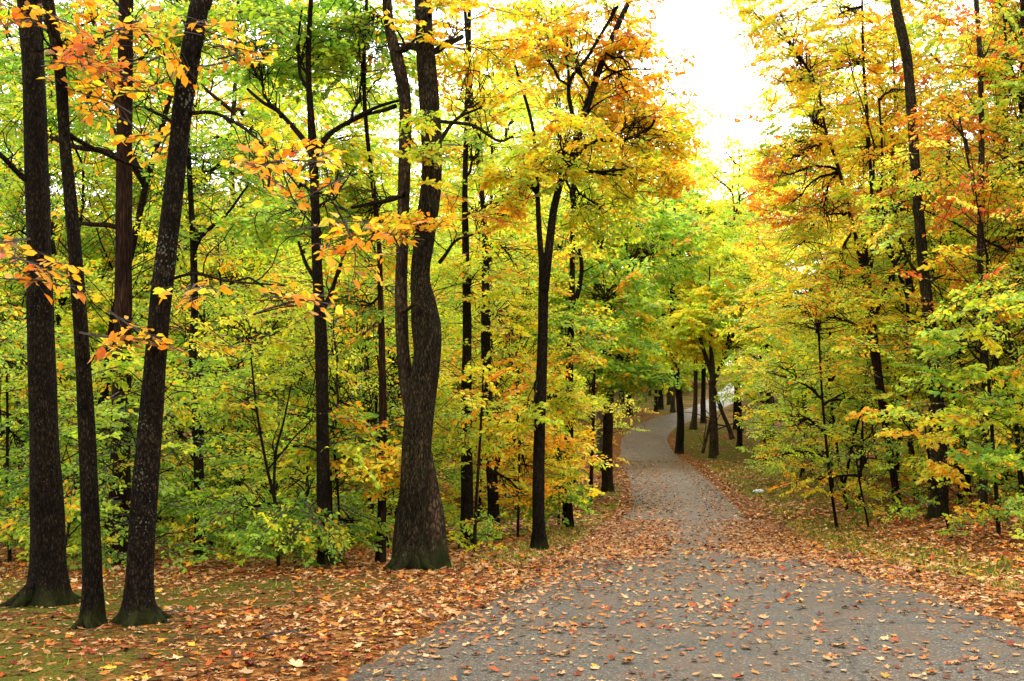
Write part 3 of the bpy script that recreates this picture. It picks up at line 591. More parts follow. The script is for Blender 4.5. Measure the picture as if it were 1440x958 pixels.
H('maple_tree', 'short dark trunk in deep shade between the curving mossy trunk and the thin one', 'tree', (1357, 700),
  [(1345, 380, 9), (1350, 500, 12), (1355, 620, 14), (1357, 700, 20)], bark='dark', flare=0.3, seed=35, top=4, blobs=[((1345, 420), (1365, 430, .6), (50, 36), 7, 'greenyellow')])

# young stems and the leaf layers they carry, in front of the wood
def young(label, base, stem, blobs, L=0.072, scale=0.85, name='young_tree', bark='dark', extra=(), seed=0, group=None):
    return H(name, label, 'young tree', base, stem, bark=bark, flare=0.15, fh=0.15, seed=seed, sides=12, blobs=blobs, L=L, scale=scale, extra=extra, group=group)
young('young maple with wide flat green leaf layers over the right bank', (1178, 744), [(1152, 470, 3), (1156, 560, 4), (1165, 660, 5), (1172, 710, 5), (1178, 744, 6)],
      [((1156, 560), (1105, 520, -.2), (75, 24), 10, 'yellowgreen'), ((1160, 610), (1110, 590, -.4), (75, 24), 10, 'greenyellow'), ((1152, 480), (1150, 450, -.2), (90, 26), 12, 'yellowgreen'), ((1165, 650), (1100, 640, -.5), (50, 16), 6, 'greenyellow'), ((1158, 570), (1195, 560, .4), (50, 22), 5, 'green')], seed=40)
young('young dogwood spreading pale green sprays toward the right edge', (1405, 752), [(1385, 430, 4), (1390, 520, 5), (1396, 640, 6), (1405, 752, 7)],
      [((1388, 480), (1390, 430, -.6), (80, 22), 10, 'greenyellow'), ((1388, 500), (1350, 480, -.8), (60, 20), 5, 'greenyellow'), ((1390, 520), (1400, 540, -.8), (70, 26), 10, 'green'), ((1392, 560), (1380, 590, -.6), (60, 20), 6, 'greenyellow'), ((1396, 640), (1395, 645, -.9), (50, 20), 5, 'green')], seed=41, L=0.1)
young('young tree with a few orange leaves at the foot of the right bank', (1222, 742), [(1204, 640, 2), (1210, 680, 3), (1216, 715, 3), (1222, 742, 4)], [((1208, 670), (1150, 675, .2), (55, 25), 5, 'goldorange'), ((1208, 670), (1215, 640, 0), (45, 25), 5, 'green')], seed=42)
young('young tree holding a low fan of yellow and orange leaves above the right leaf bank', (1340, 757), [(1300, 600, 3), (1310, 660, 3), (1325, 710, 4), (1340, 757, 5)], [((1305, 620), (1285, 612, -.3), (36, 14), 3, 'goldorange'), ((1310, 650), (1262, 580, -.3), (40, 16), 3, 'yellowgreen'), ((1310, 655), (1350, 655, -.4), (50, 16), 6, 'goldorange')], seed=43, L=0.095)
young('young tree with crossing stems and dull green leaves right of the white litter', (1192, 716), [(1165, 530, 4), (1172, 590, 4), (1182, 660, 5), (1192, 716, 6)],
      [((1170, 570), (1150, 560, .4), (70, 36), 12, 'greenyellow'), ((1180, 640), (1130, 640, .3), (70, 30), 11, 'green'), ((1168, 540), (1190, 500, .6), (70, 36), 12, 'greenyellow')], seed=44, extra=[[(1186, 690, 4), (1200, 620, 4, .2), (1215, 560, 3, .4)]])
young('sapling with bright green leaves at the left edge of the lawn', (14, 792), [(8, 440, 3), (12, 560, 4), (10, 680, 5), (14, 792, 6)], [((10, 600), (20, 620, .3), (80, 40), 12, 'green'), ((10, 500), (30, 500, .4), (80, 50), 14, 'greenyellow'), ((12, 700), (20, 700, .2), (70, 35), 12, 'green')], seed=45)
young('forked thin stem leaning left in the green wood left of the straight forking trunk', (392, 798), [(352, 500, 3), (362, 580, 4), (377, 660, 5), (388, 710, 6), (390, 750, 5), (392, 798, 6)],
      [((380, 690), (400, 740, -.2), (75, 30), 14, 'green'), ((362, 580), (340, 560, .4), (70, 40), 10, 'greenyellow'), ((352, 500), (350, 470, .5), (70, 40), 11, 'yellowgreen'), ((388, 710), (330, 720, .3), (60, 30), 10, 'green')],
      extra=[[(385, 700, 4), (387, 640, 4, .1), (400, 590, 3, .2), (410, 540, 2, .2)], [(377, 660, 3), (410, 620, 2, .1), (440, 590, 2, .1)]], seed=46)
young('low green maple beside the foot of the hollow reddish trunk', (60, 790), [(52, 640, 3), (48, 700, 4), (55, 750, 4), (60, 790, 5)], [((50, 670), (60, 660, .2), (70, 35), 11, 'green'), ((52, 720), (90, 720, .3), (60, 28), 9, 'green')], seed=47)
young('pair of thin stems right behind the straight forking trunk', (480, 792), [(468, 590, 3), (470, 640, 4), (477, 720, 4), (480, 792, 5)], [((470, 640), (500, 650, .2), (60, 40), 10, 'greenyellow'), ((477, 730), (500, 740, .2), (45, 25), 8, 'green')], extra=[[(470, 792, 4), (466, 720, 4), (466, 660, 3)]], seed=48)
young('yellow leaved sapling in the gap between the two trunks and the forked tree', (728, 756), [(726, 480, 3), (728, 560, 4), (730, 650, 4), (728, 756, 5)], [((728, 540), (735, 500, .2), (55, 30), 10, 'yellow'), ((728, 610), (740, 660, 0), (50, 28), 8, 'yellow'), ((728, 560), (730, 440, .5), (60, 40), 12, 'yellowgreen')], seed=49)
young('bright yellow sapling overhanging the slope right of the slender forked tree', (786, 738), [(782, 560, 3), (784, 620, 4), (786, 738, 5)], [((783, 600), (790, 690, -.8), (45, 20), 8, 'goldorange'), ((783, 600), (775, 620, -.8), (50, 28), 10, 'yellow'), ((783, 580), (790, 560, -.5), (50, 26), 9, 'yellowgreen')], seed=50, L=0.1)

# ------------------------------------------------------------------ filler wood
GRIDPAL = [
  ['greenorange', 'greenyellow', 'green', 'green', 'yellowgreen', 'yellowgreen', 'orange', 'yellow', 'yellowred'],
  ['green', 'green', 'greenyellow', 'greenyellow', 'yellowgreen', 'goldorange', 'green', 'yellow', 'yellowred'],
  ['greenyellow', 'greenyellow', 'greenyellow', 'yellowgreen', 'yellowgreen', 'green', 'greenyellow', 'yellowgreen', 'greenyellow'],
  ['green', 'green', 'greenyellow', 'greenyellow', 'yellowgreen', 'green', 'greenyellow', 'greenyellow', 'greenyellow'],
  ['green', 'green', 'green', 'green', 'greenyellow', 'green', 'green', 'green', 'green']]
def region_pal(p, rng):
    px, py = to_px(p); c = int(np.clip(px / 160 + rng.normal(0, .35), 0, 8)); r = int(np.clip(py / 165 + rng.normal(0, .3), 0, 4))
    s = GRIDPAL[r][c]; return ALT[s] if rng.random() < 0.2 else s
COLWORD = {'rust': 'rusty orange', 'green': 'green', 'darkgreen': 'deep green', 'greenyellow': 'yellowish green', 'yellowgreen': 'lime yellow', 'yellow': 'golden yellow', 'goldorange': 'gold and orange', 'orange': 'orange', 'red': 'red', 'yellowred': 'yellow and red', 'greenorange': 'green and orange'}

MARKS = [(66, 'thick left edge trunk'), (193, 'leaning left trunk'), (281, 'slim leaf wrapped trunk'), (380, 'thin forked stem in the left wood'), (458, 'straight forking trunk'), (577, 'massive double trunk'), (657, 'dark trunk behind yellow layers'),
         (759, 'slender forked roadside tree'), (854, 'stout trunk at the bend'), (955, 'lone trunk inside the bend'), (1002, 'cluster of forking stems'), (1110, 'white litter on the verge'), (1178, 'young maple on the right bank'), (1264, 'reddish forked trunk'), (1320, 'tall curving mossy trunk'), (1381, 'thin red leaved tree'), (1425, 'broad shaded trunk at the right edge')]
ORD = ['nearest', 'second nearest', 'third nearest', 'fourth nearest', 'fifth nearest', 'sixth nearest', 'seventh nearest', 'eighth nearest', 'ninth nearest', 'tenth nearest', 'eleventh nearest', 'twelfth nearest']
PENDING = []       # (root, px, Y, colour word, kind word)
NE, FA = 'nearest', 'farthest'
def finish_labels():
    """each filler tree is named by its colour, the landmark it stands behind and its turn going back into the wood"""
    buckets = {}
    for root, px, Y, cw, kw in PENDING:
        mk = min(MARKS, key=lambda m: abs(m[0] - px))[1]
        if px < -40: mk = 'left border of the view'
        if px > 1480: mk = 'right border of the view'
        buckets.setdefault((cw, kw, mk), []).append((Y, root))
    for (cw, kw, mk), lst in buckets.items():
        lst.sort(key=lambda t: t[0])
        for i, (Y, root) in enumerate(lst):
            prep = 'beyond the' if 'border' in mk else ('behind the' if Y > 30 else 'near the')
            if len(lst) == 1: root['label'] = f'{cw} {kw} {prep} {mk}'
            else: root['label'] = f'{(ORD[i] if i < (len(lst) + 1) // 2 else ORD[len(lst) - 1 - i].replace(NE, FA))} {cw} {kw} {prep} {mk}'

def understory(x, y, h, rng, n=None, L=0.085, fixed=None, low=0.12):
    base = np.array([x, y, gz(x, y)]); root = empty('young_tree' if h < 9 else 'slender_tree', base)
    k = rng.integers(2, 4); topp = base + np.array([rng.normal(0, .1) * h, rng.normal(0, .06) * h, h])
    stem = branch_path(base - [0, 0, .1], topp, rng, 0, .10, 14); r0 = 0.010 + 0.007 * h
    mb = MB(); tube(mb, stem, np.linspace(r0, 0.006, 14), 8)
    starts = [stem]
    for _ in range(k):
        i = rng.integers(3, 8); e = stem[i] + np.array([rng.normal(0, .22) * h, rng.normal(0, .2) * h, rng.uniform(.25, .5) * h]); bp = branch_path(stem[i], e, rng, 0, .15, 9)
        tube(mb, bp, np.linspace(r0 * .6, .006, 9), 6); starts.append(bp)
    mb.obj('trunk', [BARK['dark' if rng.random() < .6 else 'smooth']], base, root, colour=False)
    n = n or int(18 + h * 13); sc = (0.55 + 0.05 * h) * (1.5 if y > 80 else 1)
    zz = low * h + (1 - low) * h * rng.random(n) ** 0.85
    a = rng.uniform(0, 2 * PI, n); rr = (0.10 + 0.30 * min(1, 7 / h) * np.sin(np.clip(zz / h, 0, 1) * PI * 0.85 + .25)) * h * rng.uniform(.25, 1, n)
    pos = base + np.stack([np.cos(a) * rr, np.sin(a) * rr, zz], -1)
    ctr = stem[np.clip((zz / h * 13).astype(int), 0, 13)]; pos[:, :2] += ctr[:, :2] - base[:2]
    pals = [fixed or region_pal(base + [0, 0, 0.3 * h], rng)] * n
    p_up = fixed or region_pal(base + [0, 0, 0.85 * h], rng)
    pals = [p_up if z > 0.6 * h else pals[0] for z in zz]
    ok = ~gap(pos); n = int(ok.sum()); pos, a, zz, ctr = pos[ok], a[ok], zz[ok], ctr[ok]; pals = [q for q, t_ in zip(pals, ok) if t_]
    if n < 4: bpy.data.objects.remove(root.children[0]); bpy.data.objects.remove(root); return None
    ll = MB(); lb = MB(); add_sprays(ll, pos, a + rng.normal(0, .4, n), rng.normal(.0, .32, n), sc * rng.uniform(.7, 1.25, n), pals, L, rng, twigs=True)
    for j in range(n):
        st = starts[rng.integers(0, len(starts))]; q = st[min(len(st) - 1, int(rng.uniform(.2, 1) * len(st)))] if rng.random() < .3 else ctr[j] - [0, 0, .1 * h * rng.random()]
        if rng.random() < .6: tube(lb, branch_path(q, pos[j], rng, .05, .2, 5), np.linspace(.010, .004, 5), 4)
    ll.obj('crown', [M_LEAF, M_TWIG], base, root, smooth=False)
    lb.obj('branches', [BARK['dark']], base, root, colour=False)
    PENDING.append((root, to_px(base)[0], y, COLWORD[pals[0] if isinstance(pals, list) else fixed], 'slender tree' if h > 9 else 'young tree' if h > 3 else 'leafy shrub'))
    return root

placed = [(r.location.x, r.location.y) for r, _, _ in TREES]
def free(x, y, d):
    return all((x - a) ** 2 + (y - b) ** 2 > d * d for a, b in placed)
def in_gap(x, y, r, h):
    px, _ = to_px((x, y, 0)); w = r / y * FPX
    top = to_px((x, y, gz(x, y) + h))[1]
    if y < 3: return False
    for t in np.linspace(top, top + (560 - top) * .45, 5):
        lo = np.interp(t, [0, 130, 190, 235], [905, 960, 1040, 1050]); hi = np.interp(t, [0, 40, 100, 190, 235], [1025, 1030, 1078, 1080, 1055])
        if t < 235 and px + w * .75 > lo and px - w * .75 < hi: return True
    return False

rng = np.random.default_rng(5)
cnt = 0; tries = 0
while cnt < 104 and tries < 9000:
    tries += 1
    left = rng.random() < 0.52
    y = 12.8 + 36 * rng.random() ** 1.5
    if left:
        xmin = -0.62 * y - 1.5; xmax = min(eL(y) - (2.2 if y > 22 else 3.0), eL(y) - 2)
        x = rng.uniform(xmin, xmax)
        if y < 13.6 and x > -3: continue
    else:
        x = rng.uniform(eR(y) + 2.8, 0.62 * y + 2)
        if eR(y) + 2.8 > 0.62 * y + 2: continue
        if y < 18.5: continue
    if not free(x, y, 0.9 if y < 25 else 1.5): continue
    px = to_px((x, y, 0))[0]; h = rng.uniform(2.4, 5.5) if y < 20 else rng.uniform(3.5, 9.0)
    if y < 17 and rng.random() < .4: h = rng.uniform(1.2, 2.4)
    if 880 < px < 1090 and y < 60: continue
    if 1235 < px < 1400 and y < 23: continue
    understory(x, y, h, rng, L=0.068 if y < 20 else 0.095, low=0.08)
    placed.append((x, y)); cnt += 1
# slender trees of middle height that fill the wood between floor and canopy
cnt = 0; tries = 0
while cnt < 56 and tries < 9000:
    tries += 1
    left = cnt % 2 == 0; y = 14.5 + 34 * rng.random() ** 1.2
    x = rng.uniform(-0.58 * y - 1.0, eL(y) - 3.2) if left else rng.uniform(eR(y) + 3.6, 0.6 * y + 3)
    if not left and (eR(y) + 3.6 > .6 * y + 3 or y < 19.0): continue
    if not free(x, y, 1.3): continue
    px = to_px((x, y, 0))[0]
    if 870 < px < 1100 or (1200 < px < 1410 and y < 25): continue
    h = rng.uniform(9.5, 16); understory(x, y, h, rng, L=0.10 if y < 26 else 0.13, low=rng.uniform(.2, .45), n=int(75 + 8.5 * h)); placed.append((x, y)); cnt += 1

# bushy trees closing the view on the hillside beyond the bend
cnt = 0; tries = 0
while cnt < 40 and tries < 4000:
    tries += 1
    y = rng.uniform(88, 150); x = rng.uniform(.02, .36) * y
    fx = float(np.interp(y, [75, 85, 95, 105, 120, 140, 170], [11, 15, 19, 22, 28, 36, 48]))
    if abs(x - fx) < 5.5 or (x < fx and y < 112): continue
    if not free(x, y, 2.2): continue
    understory(x, y, rng.uniform(6, 11), rng, L=0.34, low=.1, n=90); placed.append((x, y)); cnt += 1

# tall trees of the wood: eight grown once, then copied
BODY = []
def canopy_proto(pal, h, seed, bark):
    rg = np.random.default_rng(seed); global CLIP; CLIP = False; o = np.zeros(3); root = empty('forest_tree', (0, 0, 0))
    top = np.array([rg.normal(0, .5), rg.normal(0, .5), h * .93]); stem = branch_path(o - [0, 0, .15], top, rg, 0, .06, 30); s = spline(stem, 60)
    mb = MB(); trunk_tube(mb, s, np.linspace(0.008 * h + .015, 0.02, 60) , .5, .35, 5, 16, seed)
    tr = mb.obj('trunk', [BARK[bark]], o, root, colour=False)
    ll = MB(); lb = MB(); nb = 18; rad = 0.15 * h
    for k in range(nb):
        t = 0.22 + 0.74 * (k + rg.random()) / nb; st = s[int(t * 59)]; a = k * 2.4 + rg.normal(0, .3); rr = rad * (1.15 - abs(t - .55) * 1.1) * rg.uniform(.55, 1.1)
        ce = st + np.array([math.cos(a) * rr, math.sin(a) * rr, rg.uniform(.2, 1.2)])
        grow_blob(ll, lb, st, ce, (1.5, 1.5, .75), 9, pal if rg.random() < .75 else ALT[pal], 0.17, rg, scale=1.7, limb_r=.06, thin=.5, twigs=False)
    lb.obj('branches', [BARK[bark]], o, root, colour=False)
    ll.obj('crown', [M_LEAF], o, root, smooth=False); CLIP = True
    return root
def dup(root, loc, rz, sc):
    r = root.copy(); C.objects.link(r); r.location = loc; r.rotation_euler = (0, 0, rz); r.scale = (sc, sc, sc)
    for ch in root.children:
        c = ch.copy(); C.objects.link(c); c.parent = r
    return r
PROTOS = {}
for i, (pal, bk) in enumerate([('green', 'dark'), ('greenyellow', 'dark'), ('yellowgreen', 'smooth'), ('yellow', 'dark'), ('goldorange', 'dark'), ('orange', 'grey'), ('yellowred', 'dark'), ('greenorange', 'dark'), ('green', 'smooth'), ('yellow', 'grey')]):
    PROTOS.setdefault(pal, []).append(canopy_proto(pal, 16.0, 300 + i, bk))
used_proto = set()
TALL_FIRST = [(70, 15.9, 1.38), (80, 17.9, 1.6), (76, 19.8, 1.4), (96, 14.3, 1.85), (101, 16.0, 1.9), (90, 10.6, 1.7), (99, 11.0, 1.6), (84, 8.2, 1.45), (60, 15.2, .95), (66, 16.9, 1.1)]
def put_tall(x, y, sc):
    z = gz(x, y); pal = region_pal(np.array([x, y, z + 9 * sc]), rng); pr = PROTOS[pal][rng.integers(0, len(PROTOS[pal]))]
    if pr.name in used_proto: r = dup(pr, (x, y, z), rng.uniform(0, 2 * PI), sc)
    else:
        used_proto.add(pr.name); r = pr; r.location = (x, y, z); r.rotation_euler = (0, 0, rng.uniform(0, 2 * PI)); r.scale = (sc,) * 3
    placed.append((x, y)); PENDING.append((r, to_px((x, y, z))[0], y, COLWORD[pal], 'tall forest tree')); return r
cnt = 0; tries = 0
def far_road_x(y): return np.interp(y, [75, 85, 95, 105, 120, 140, 170], [11, 15, 19, 22, 28, 36, 48])
for y_, x_, s_ in TALL_FIRST: put_tall(x_, y_, s_)
while cnt < 112 and tries < 30000:
    tries += 1
    y = 17 + 120 * rng.random() ** 1.25
    x = rng.uniform(-0.66 * y - 4, 0.66 * y + 6)
    if 46 < y < 100 and (x < .04 * y - 4 or x > eR(y) + 14): continue
    l_, r_ = (float(eL(y)), float(eR(y))) if y < 72 else (float(far_road_x(y)) - 4, float(far_road_x(y)) + 4)
    if l_ - 4.0 < x < r_ + 5.5: continue
    sc = rng.uniform(.85, 1.25) * (1.3 if y > 26 else 1.0); px = to_px((x, y, 0))[0]
    if in_gap(x, y, 3.6 * sc, 16 * sc): continue
    if y < 66 and 850 < px < 1110: continue
    if y < 34 and px > 780 and x < l_: continue
    if not free(x, y, 1.9 if y < 50 else 2.8): continue
    put_tall(x, y, sc); cnt += 1
for x, y in [(-12, -5), (13, -3), (-19, 5), (19, 6), (2, -24), (-8, -20)]:
    put_tall(x, y, 1.05)
for lst in PROTOS.values():
    for pr in lst:
        if pr.name not in used_proto:
            for ch in list(pr.children): bpy.data.objects.remove(ch)
            bpy.data.objects.remove(pr)
finish_labels()

# the wood far off, one mass of trees and leaves
rg = np.random.default_rng(77); ll = MB()
for _ in range(170):
    if rg.random() < .62:
        y = rg.uniform(140, 215); x = rg.uniform(-.75 * y, .8 * y)
        if abs(x - far_road_x(min(y, 170))) < 8: continue
        if in_gap(x, y, 5, 15 + 4): hgt = 8
        else: hgt = rg.uniform(14, 20)
    else:
        y = rg.uniform(-40, 140); x = (rg.uniform(0, 25) + max(34, .70 * y + 8)) * rg.choice([-1, 1]); hgt = rg.uniform(14, 19)
    b = np.array([x, y, gz(x, y)]); tube(ll, branch_path(b, b + [0, 0, hgt * .9], rg, 0, .05, 6), np.linspace(.2, .04, 6), 6, mi=1)
    n = 34; zz = hgt * rg.uniform(.12, 1, n); a = rg.uniform(0, 2 * PI, n); rr = 3.0 * np.sin(np.clip(zz / hgt, .1, .95) * PI) ** .5 * rg.uniform(.2, 1, n)
    add_sprays(ll, b + np.stack([np.cos(a) * rr, np.sin(a) * rr, zz], -1), a, rg.normal(0, .2, n), rg.uniform(2.2, 3.6, n), region_pal(b + [0, 0, 8], rg), 0.5, rg, twigs=False, keep=.7)
o = ll.obj('far_woods', [M_LEAF, M_TWIG], smooth=False); set_tags(o, 'mass of autumn trees on the far hillside', 'woods', kind='stuff')

# ------------------------------------------------------------------ noise on the ground plane
def vnoise(x, y, s, seed=0):
    r = np.random.default_rng(seed); T = r.random((256, 256)); u = np.asarray(x) / s; v = np.asarray(y) / s
    i = np.floor(u).astype(int); j = np.floor(v).astype(int); a = u - i; b = v - j; a = a * a * (3 - 2 * a); b = b * b * (3 - 2 * b)
    g = lambda p, q: T[p % 256, q % 256]
    return (g(i, j) * (1 - a) + g(i + 1, j) * a) * (1 - b) + (g(i, j + 1) * (1 - a) + g(i + 1, j + 1) * a) * b
def grass_mask(x, y):
    n = vnoise(x, y, 1.3, 3) * .45 + vnoise(x, y, 0.4, 4) * .35 + vnoise(x, y, .13, 6) * .2
    dR = x - eR(y); dL = eL(y) - x
    right = sstep((dR - 0.55) / .5) * (1 - sstep((dR - 1.5 - 2.6 * sstep((y - 18) / 14)) / 1.0)) * .9
    left = sstep((dL - 0.15) / .3) * (1 - sstep((dL - 1.0) / .9)) * sstep((y - 12) / 4) * (1 - sstep((y - 40) / 10))
    lawn = sstep((dL - .5) / 1.3) * (1 - sstep((y - 11) / 1.8)) * 0.9
    bend = sstep((y - 30) / 10) * (1 - sstep((y - 84) / 6)) * sstep((dR - .4) / .6) * (1 - sstep((dR - 9) / 4)) 
    m = np.maximum.reduce([right, left, lawn, bend])
    return np.clip(m * sstep((n - 0.22) / 0.3), 0, 1)

# ground sheet, fine near the camera, coarse at the horizon
def spread(a, b, n, d0):
    t = np.linspace(-1, 1, n); k = 5.2
    s = np.sinh(k * t) / np.sinh(k); return np.where(s < 0, -s * a, s * b)
xs = spread(-320, 320, 380, 0) + 2.0
ys = np.concatenate([np.linspace(-60, -4, 30), np.arange(-3.8, 30, 0.14), np.arange(30, 90, 0.4), np.linspace(90, 500, 130)])
X, Yg = np.meshgrid(xs, ys); Z = terrain(X, Yg)
inroad = (X > eL(Yg) + .12) & (X < eR(Yg) - .12) & (Yg < 60)
Z = np.where(inroad, Z - 0.05, Z)
nx, ny = len(xs), len(ys); i, j = np.meshgrid(np.arange(nx - 1), np.arange(ny - 1)); b = (j * nx + i).ravel()
mb = MB(); gmv = grass_mask(X, Yg).ravel()
f = np.stack([b, b + 1, b + nx + 1, b + nx], -1)
mb.add(np.stack([X, Yg, Z], -1).reshape(-1, 3), f)

m, nt, out = new_mat('forest_floor')
geo = nt.nodes.new('ShaderNodeNewGeometry'); pos = geo.outputs['Position']
def leafcells(scale, seed):
    wob = nd(nt, 'ShaderNodeTexNoise', Scale=scale * .7, Detail=2.0); nt.links.new(mapped(nt, pos, (1, 1, 1), (seed, seed, 0)), wob.inputs['Vector'])
    vv = mixc(nt, 0.12, mapped(nt, pos, (1, 1, 1), (seed, 0, 0)), wob.outputs['Color'])
    vo = nd(nt, 'ShaderNodeTexVoronoi', Scale=scale); nt.links.new(vv, vo.inputs['Vector']); return vo
va = leafcells(21.0, 1.0); vb = leafcells(33.0, 5.0)
pa = ramp(nt, [(0.0, (0.07, 0.026, 0.010)), (0.3, (0.26, 0.085, 0.018)), (0.55, (0.40, 0.17, 0.04)), (0.8, (0.52, 0.27, 0.09)), (1.0, (0.34, 0.07, 0.012))])
sep = nt.nodes.new('ShaderNodeSeparateColor'); nt.links.new(va.outputs['Color'], sep.inputs[0]); nt.links.new(sep.outputs[0], pa.inputs[0])
pb = ramp(nt, [(0.0, (0.035, 0.015, 0.007)), (0.5, (0.22, 0.085, 0.022)), (1.0, (0.44, 0.20, 0.05))])
sp2 = nt.nodes.new('ShaderNodeSeparateColor'); nt.links.new(vb.outputs['Color'], sp2.inputs[0]); nt.links.new(sp2.outputs[0], pb.inputs[0])
sel = math_n(nt, 'GREATER_THAN', sep.outputs[1], 0.45)
lit = mixc(nt, sel, pb.outputs[0], pa.outputs[0])
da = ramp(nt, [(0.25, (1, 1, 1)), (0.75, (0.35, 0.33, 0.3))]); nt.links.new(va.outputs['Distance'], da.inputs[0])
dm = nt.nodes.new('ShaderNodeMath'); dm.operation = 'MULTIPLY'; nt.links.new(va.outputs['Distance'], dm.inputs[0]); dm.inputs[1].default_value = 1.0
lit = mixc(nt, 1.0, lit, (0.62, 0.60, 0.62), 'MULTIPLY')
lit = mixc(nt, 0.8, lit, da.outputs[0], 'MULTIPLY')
sn = nd(nt, 'ShaderNodeTexNoise', Scale=60.0, Detail=4.0); nt.links.new(pos, sn.inputs['Vector'])
gr = ramp(nt, [(0.3, (0.020, 0.020, 0.004)), (0.55, (0.085, 0.085, 0.010)), (0.8, (0.16, 0.155, 0.016))]); nt.links.new(sn.outputs['Fac'], gr.inputs[0])
soil = ramp(nt, [(0.3, (0.030, 0.018, 0.009)), (0.7, (0.08, 0.05, 0.026))]); nt.links.new(sn.outputs['Fac'], soil.inputs[0])
ga = nd(nt, 'ShaderNodeAttribute', attribute_name='grass')
under = mixc(nt, ga.outputs['Fac'], soil.outputs[0], gr.outputs[0])
lf = nd(nt, 'ShaderNodeTexNoise', Scale=1.1, Detail=3.0); nt.links.new(pos, lf.inputs['Vector'])
lfac = math_n(nt, 'ADD', math_n(nt, 'MULTIPLY', math_n(nt, 'SUBTRACT', sep.outputs[2], math_n(nt, 'MULTIPLY', ga.outputs['Fac'], 0.95)), 1.0), math_n(nt, 'MULTIPLY', math_n(nt, 'SUBTRACT', lf.outputs['Fac'], 0.4), 1.4))
lfac = math_n(nt, 'GREATER_THAN', lfac, 0.12)
col = mixc(nt, lfac, under, lit)
sy = nt.nodes.new('ShaderNodeSeparateXYZ'); nt.links.new(pos, sy.inputs[0])
fb = nd(nt, 'ShaderNodeTexNoise', Scale=0.5, Detail=6.0, Roughness=0.7); nt.links.new(pos, fb.inputs['Vector'])
fc = ramp(nt, [(.35, (.045, .05, .012)), (.5, (.13, .10, .03)), (.68, (.26, .14, .045))]); nt.links.new(fb.outputs['Fac'], fc.inputs[0])
ff = math_n(nt, 'MULTIPLY', math_n(nt, 'MULTIPLY', math_n(nt, 'SUBTRACT', sy.outputs['Y'], 76.0), .06, clamp=True), .75)
col = mixc(nt, ff, col, fc.outputs[0])
bs = nd(nt, 'ShaderNodeBsdfPrincipled', Roughness=0.95); bs.inputs['Specular IOR Level'].default_value = 0.03
nt.links.new(col, bs.inputs['Base Color'])
hgt = math_n(nt, 'ADD', math_n(nt, 'MULTIPLY', va.outputs['Distance'], -1.0), math_n(nt, 'MULTIPLY', sn.outputs['Fac'], 0.5))
bp = nd(nt, 'ShaderNodeBump', Strength=0.7, Distance=0.03); nt.links.new(hgt, bp.inputs['Height']); nt.links.new(bp.outputs[0], bs.inputs['Normal'])
nt.links.new(bs.outputs[0], out.inputs[0]); M_GROUND = m
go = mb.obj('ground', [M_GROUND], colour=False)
a = go.data.attributes.new('grass', 'FLOAT', 'POINT'); a.data.foreach_set('value', gmv.astype(np.float32))
set_tags(go, 'gently falling forest floor of brown leaves, moss and soil', 'ground', kind='structure')

# road: stations from behind the camera to the bright stretch uphill
st = []
for y in list(np.arange(-40, 2, 2.0)) + list(np.arange(2, 60, 0.5)):
    st.append(((float(eL(y)), y), (float(eR(y)), y)))
for (l, r_) in [((868, 628), (937, 624)), ((872, 612), (941, 611)), ((888, 599), (950, 602)), ((914, 589), (962, 596)), ((946, 581), (984, 590)), ((974, 573), (1004, 582)), ((996, 560), (1034, 566)), ((1014, 546), (1070, 550)), ((1030, 534), (1110, 536)), ((1050, 527), (1150, 527))]:
    a_, b_ = hit(*l), hit(*r_); st.append(((a_[0], a_[1]), (b_[0], b_[1])))
st = np.array(st); Ls = spline(np.column_stack([st[:, 0], np.zeros(len(st))]), 700); Rs = spline(np.column_stack([st[:, 1], np.zeros(len(st))]), 700)
# pair the two edges by station rather than by arc length
tt = np.linspace(0, len(st) - 1, 700); ii = np.arange(len(st))
Ls = np.column_stack([np.interp(tt, ii, st[:, 0, 0]), np.interp(tt, ii, st[:, 0, 1])]); Rs = np.column_stack([np.interp(tt, ii, st[:, 1, 0]), np.interp(tt, ii, st[:, 1, 1])])
kk = np.hanning(13); kk /= kk.sum()
for A in (Ls, Rs):
    for c in (0, 1): A[6:-6, c] = np.convolve(A[:, c], kk, 'valid')
edgeL, edgeR = Ls.copy(), Rs.copy()
wob = lambda A, s: vnoise(A[:, 0], A[:, 1], .45, s) * .12 + vnoise(A[:, 0], A[:, 1], 1.9, s + 1) * .22 - .17
dv = (Rs - Ls); dv /= np.linalg.norm(dv, axis=1)[:, None]
Ls = Ls + dv * wob(Ls, 21)[:, None]; Rs = Rs - dv * wob(Rs, 31)[:, None]
NW = 15; t = np.linspace(0, 1, NW)[None, :, None]
V = Ls[:, None] * (1 - t) + Rs[:, None] * t
zc = terrain(V[..., 0], V[..., 1]); crown = 0.04 * (1 - (2 * t[..., 0] - 1) ** 2)
Zr = zc + 0.022 + crown; Zr[:, 0] -= .06; Zr[:, -1] -= .06
mb = MB(); a_, b_ = np.meshgrid(np.arange(NW - 1), np.arange(699)); q = (b_ * NW + a_).ravel()
mb.add(np.dstack([V, Zr]).reshape(-1, 3), np.stack([q, q + 1, q + NW + 1, q + NW], -1))
m, nt, out = new_mat('worn_asphalt')
geo = nt.nodes.new('ShaderNodeNewGeometry'); pos = geo.outputs['Position']
n1 = nd(nt, 'ShaderNodeTexNoise', Scale=0.55, Detail=5.0, Roughness=0.6); nt.links.new(pos, n1.inputs['Vector'])
n2 = nd(nt, 'ShaderNodeTexNoise', Scale=140.0, Detail=2.0); nt.links.new(pos, n2.inputs['Vector'])
v1 = nd(nt, 'ShaderNodeTexVoronoi', Scale=85.0); nt.links.new(pos, v1.inputs['Vector'])
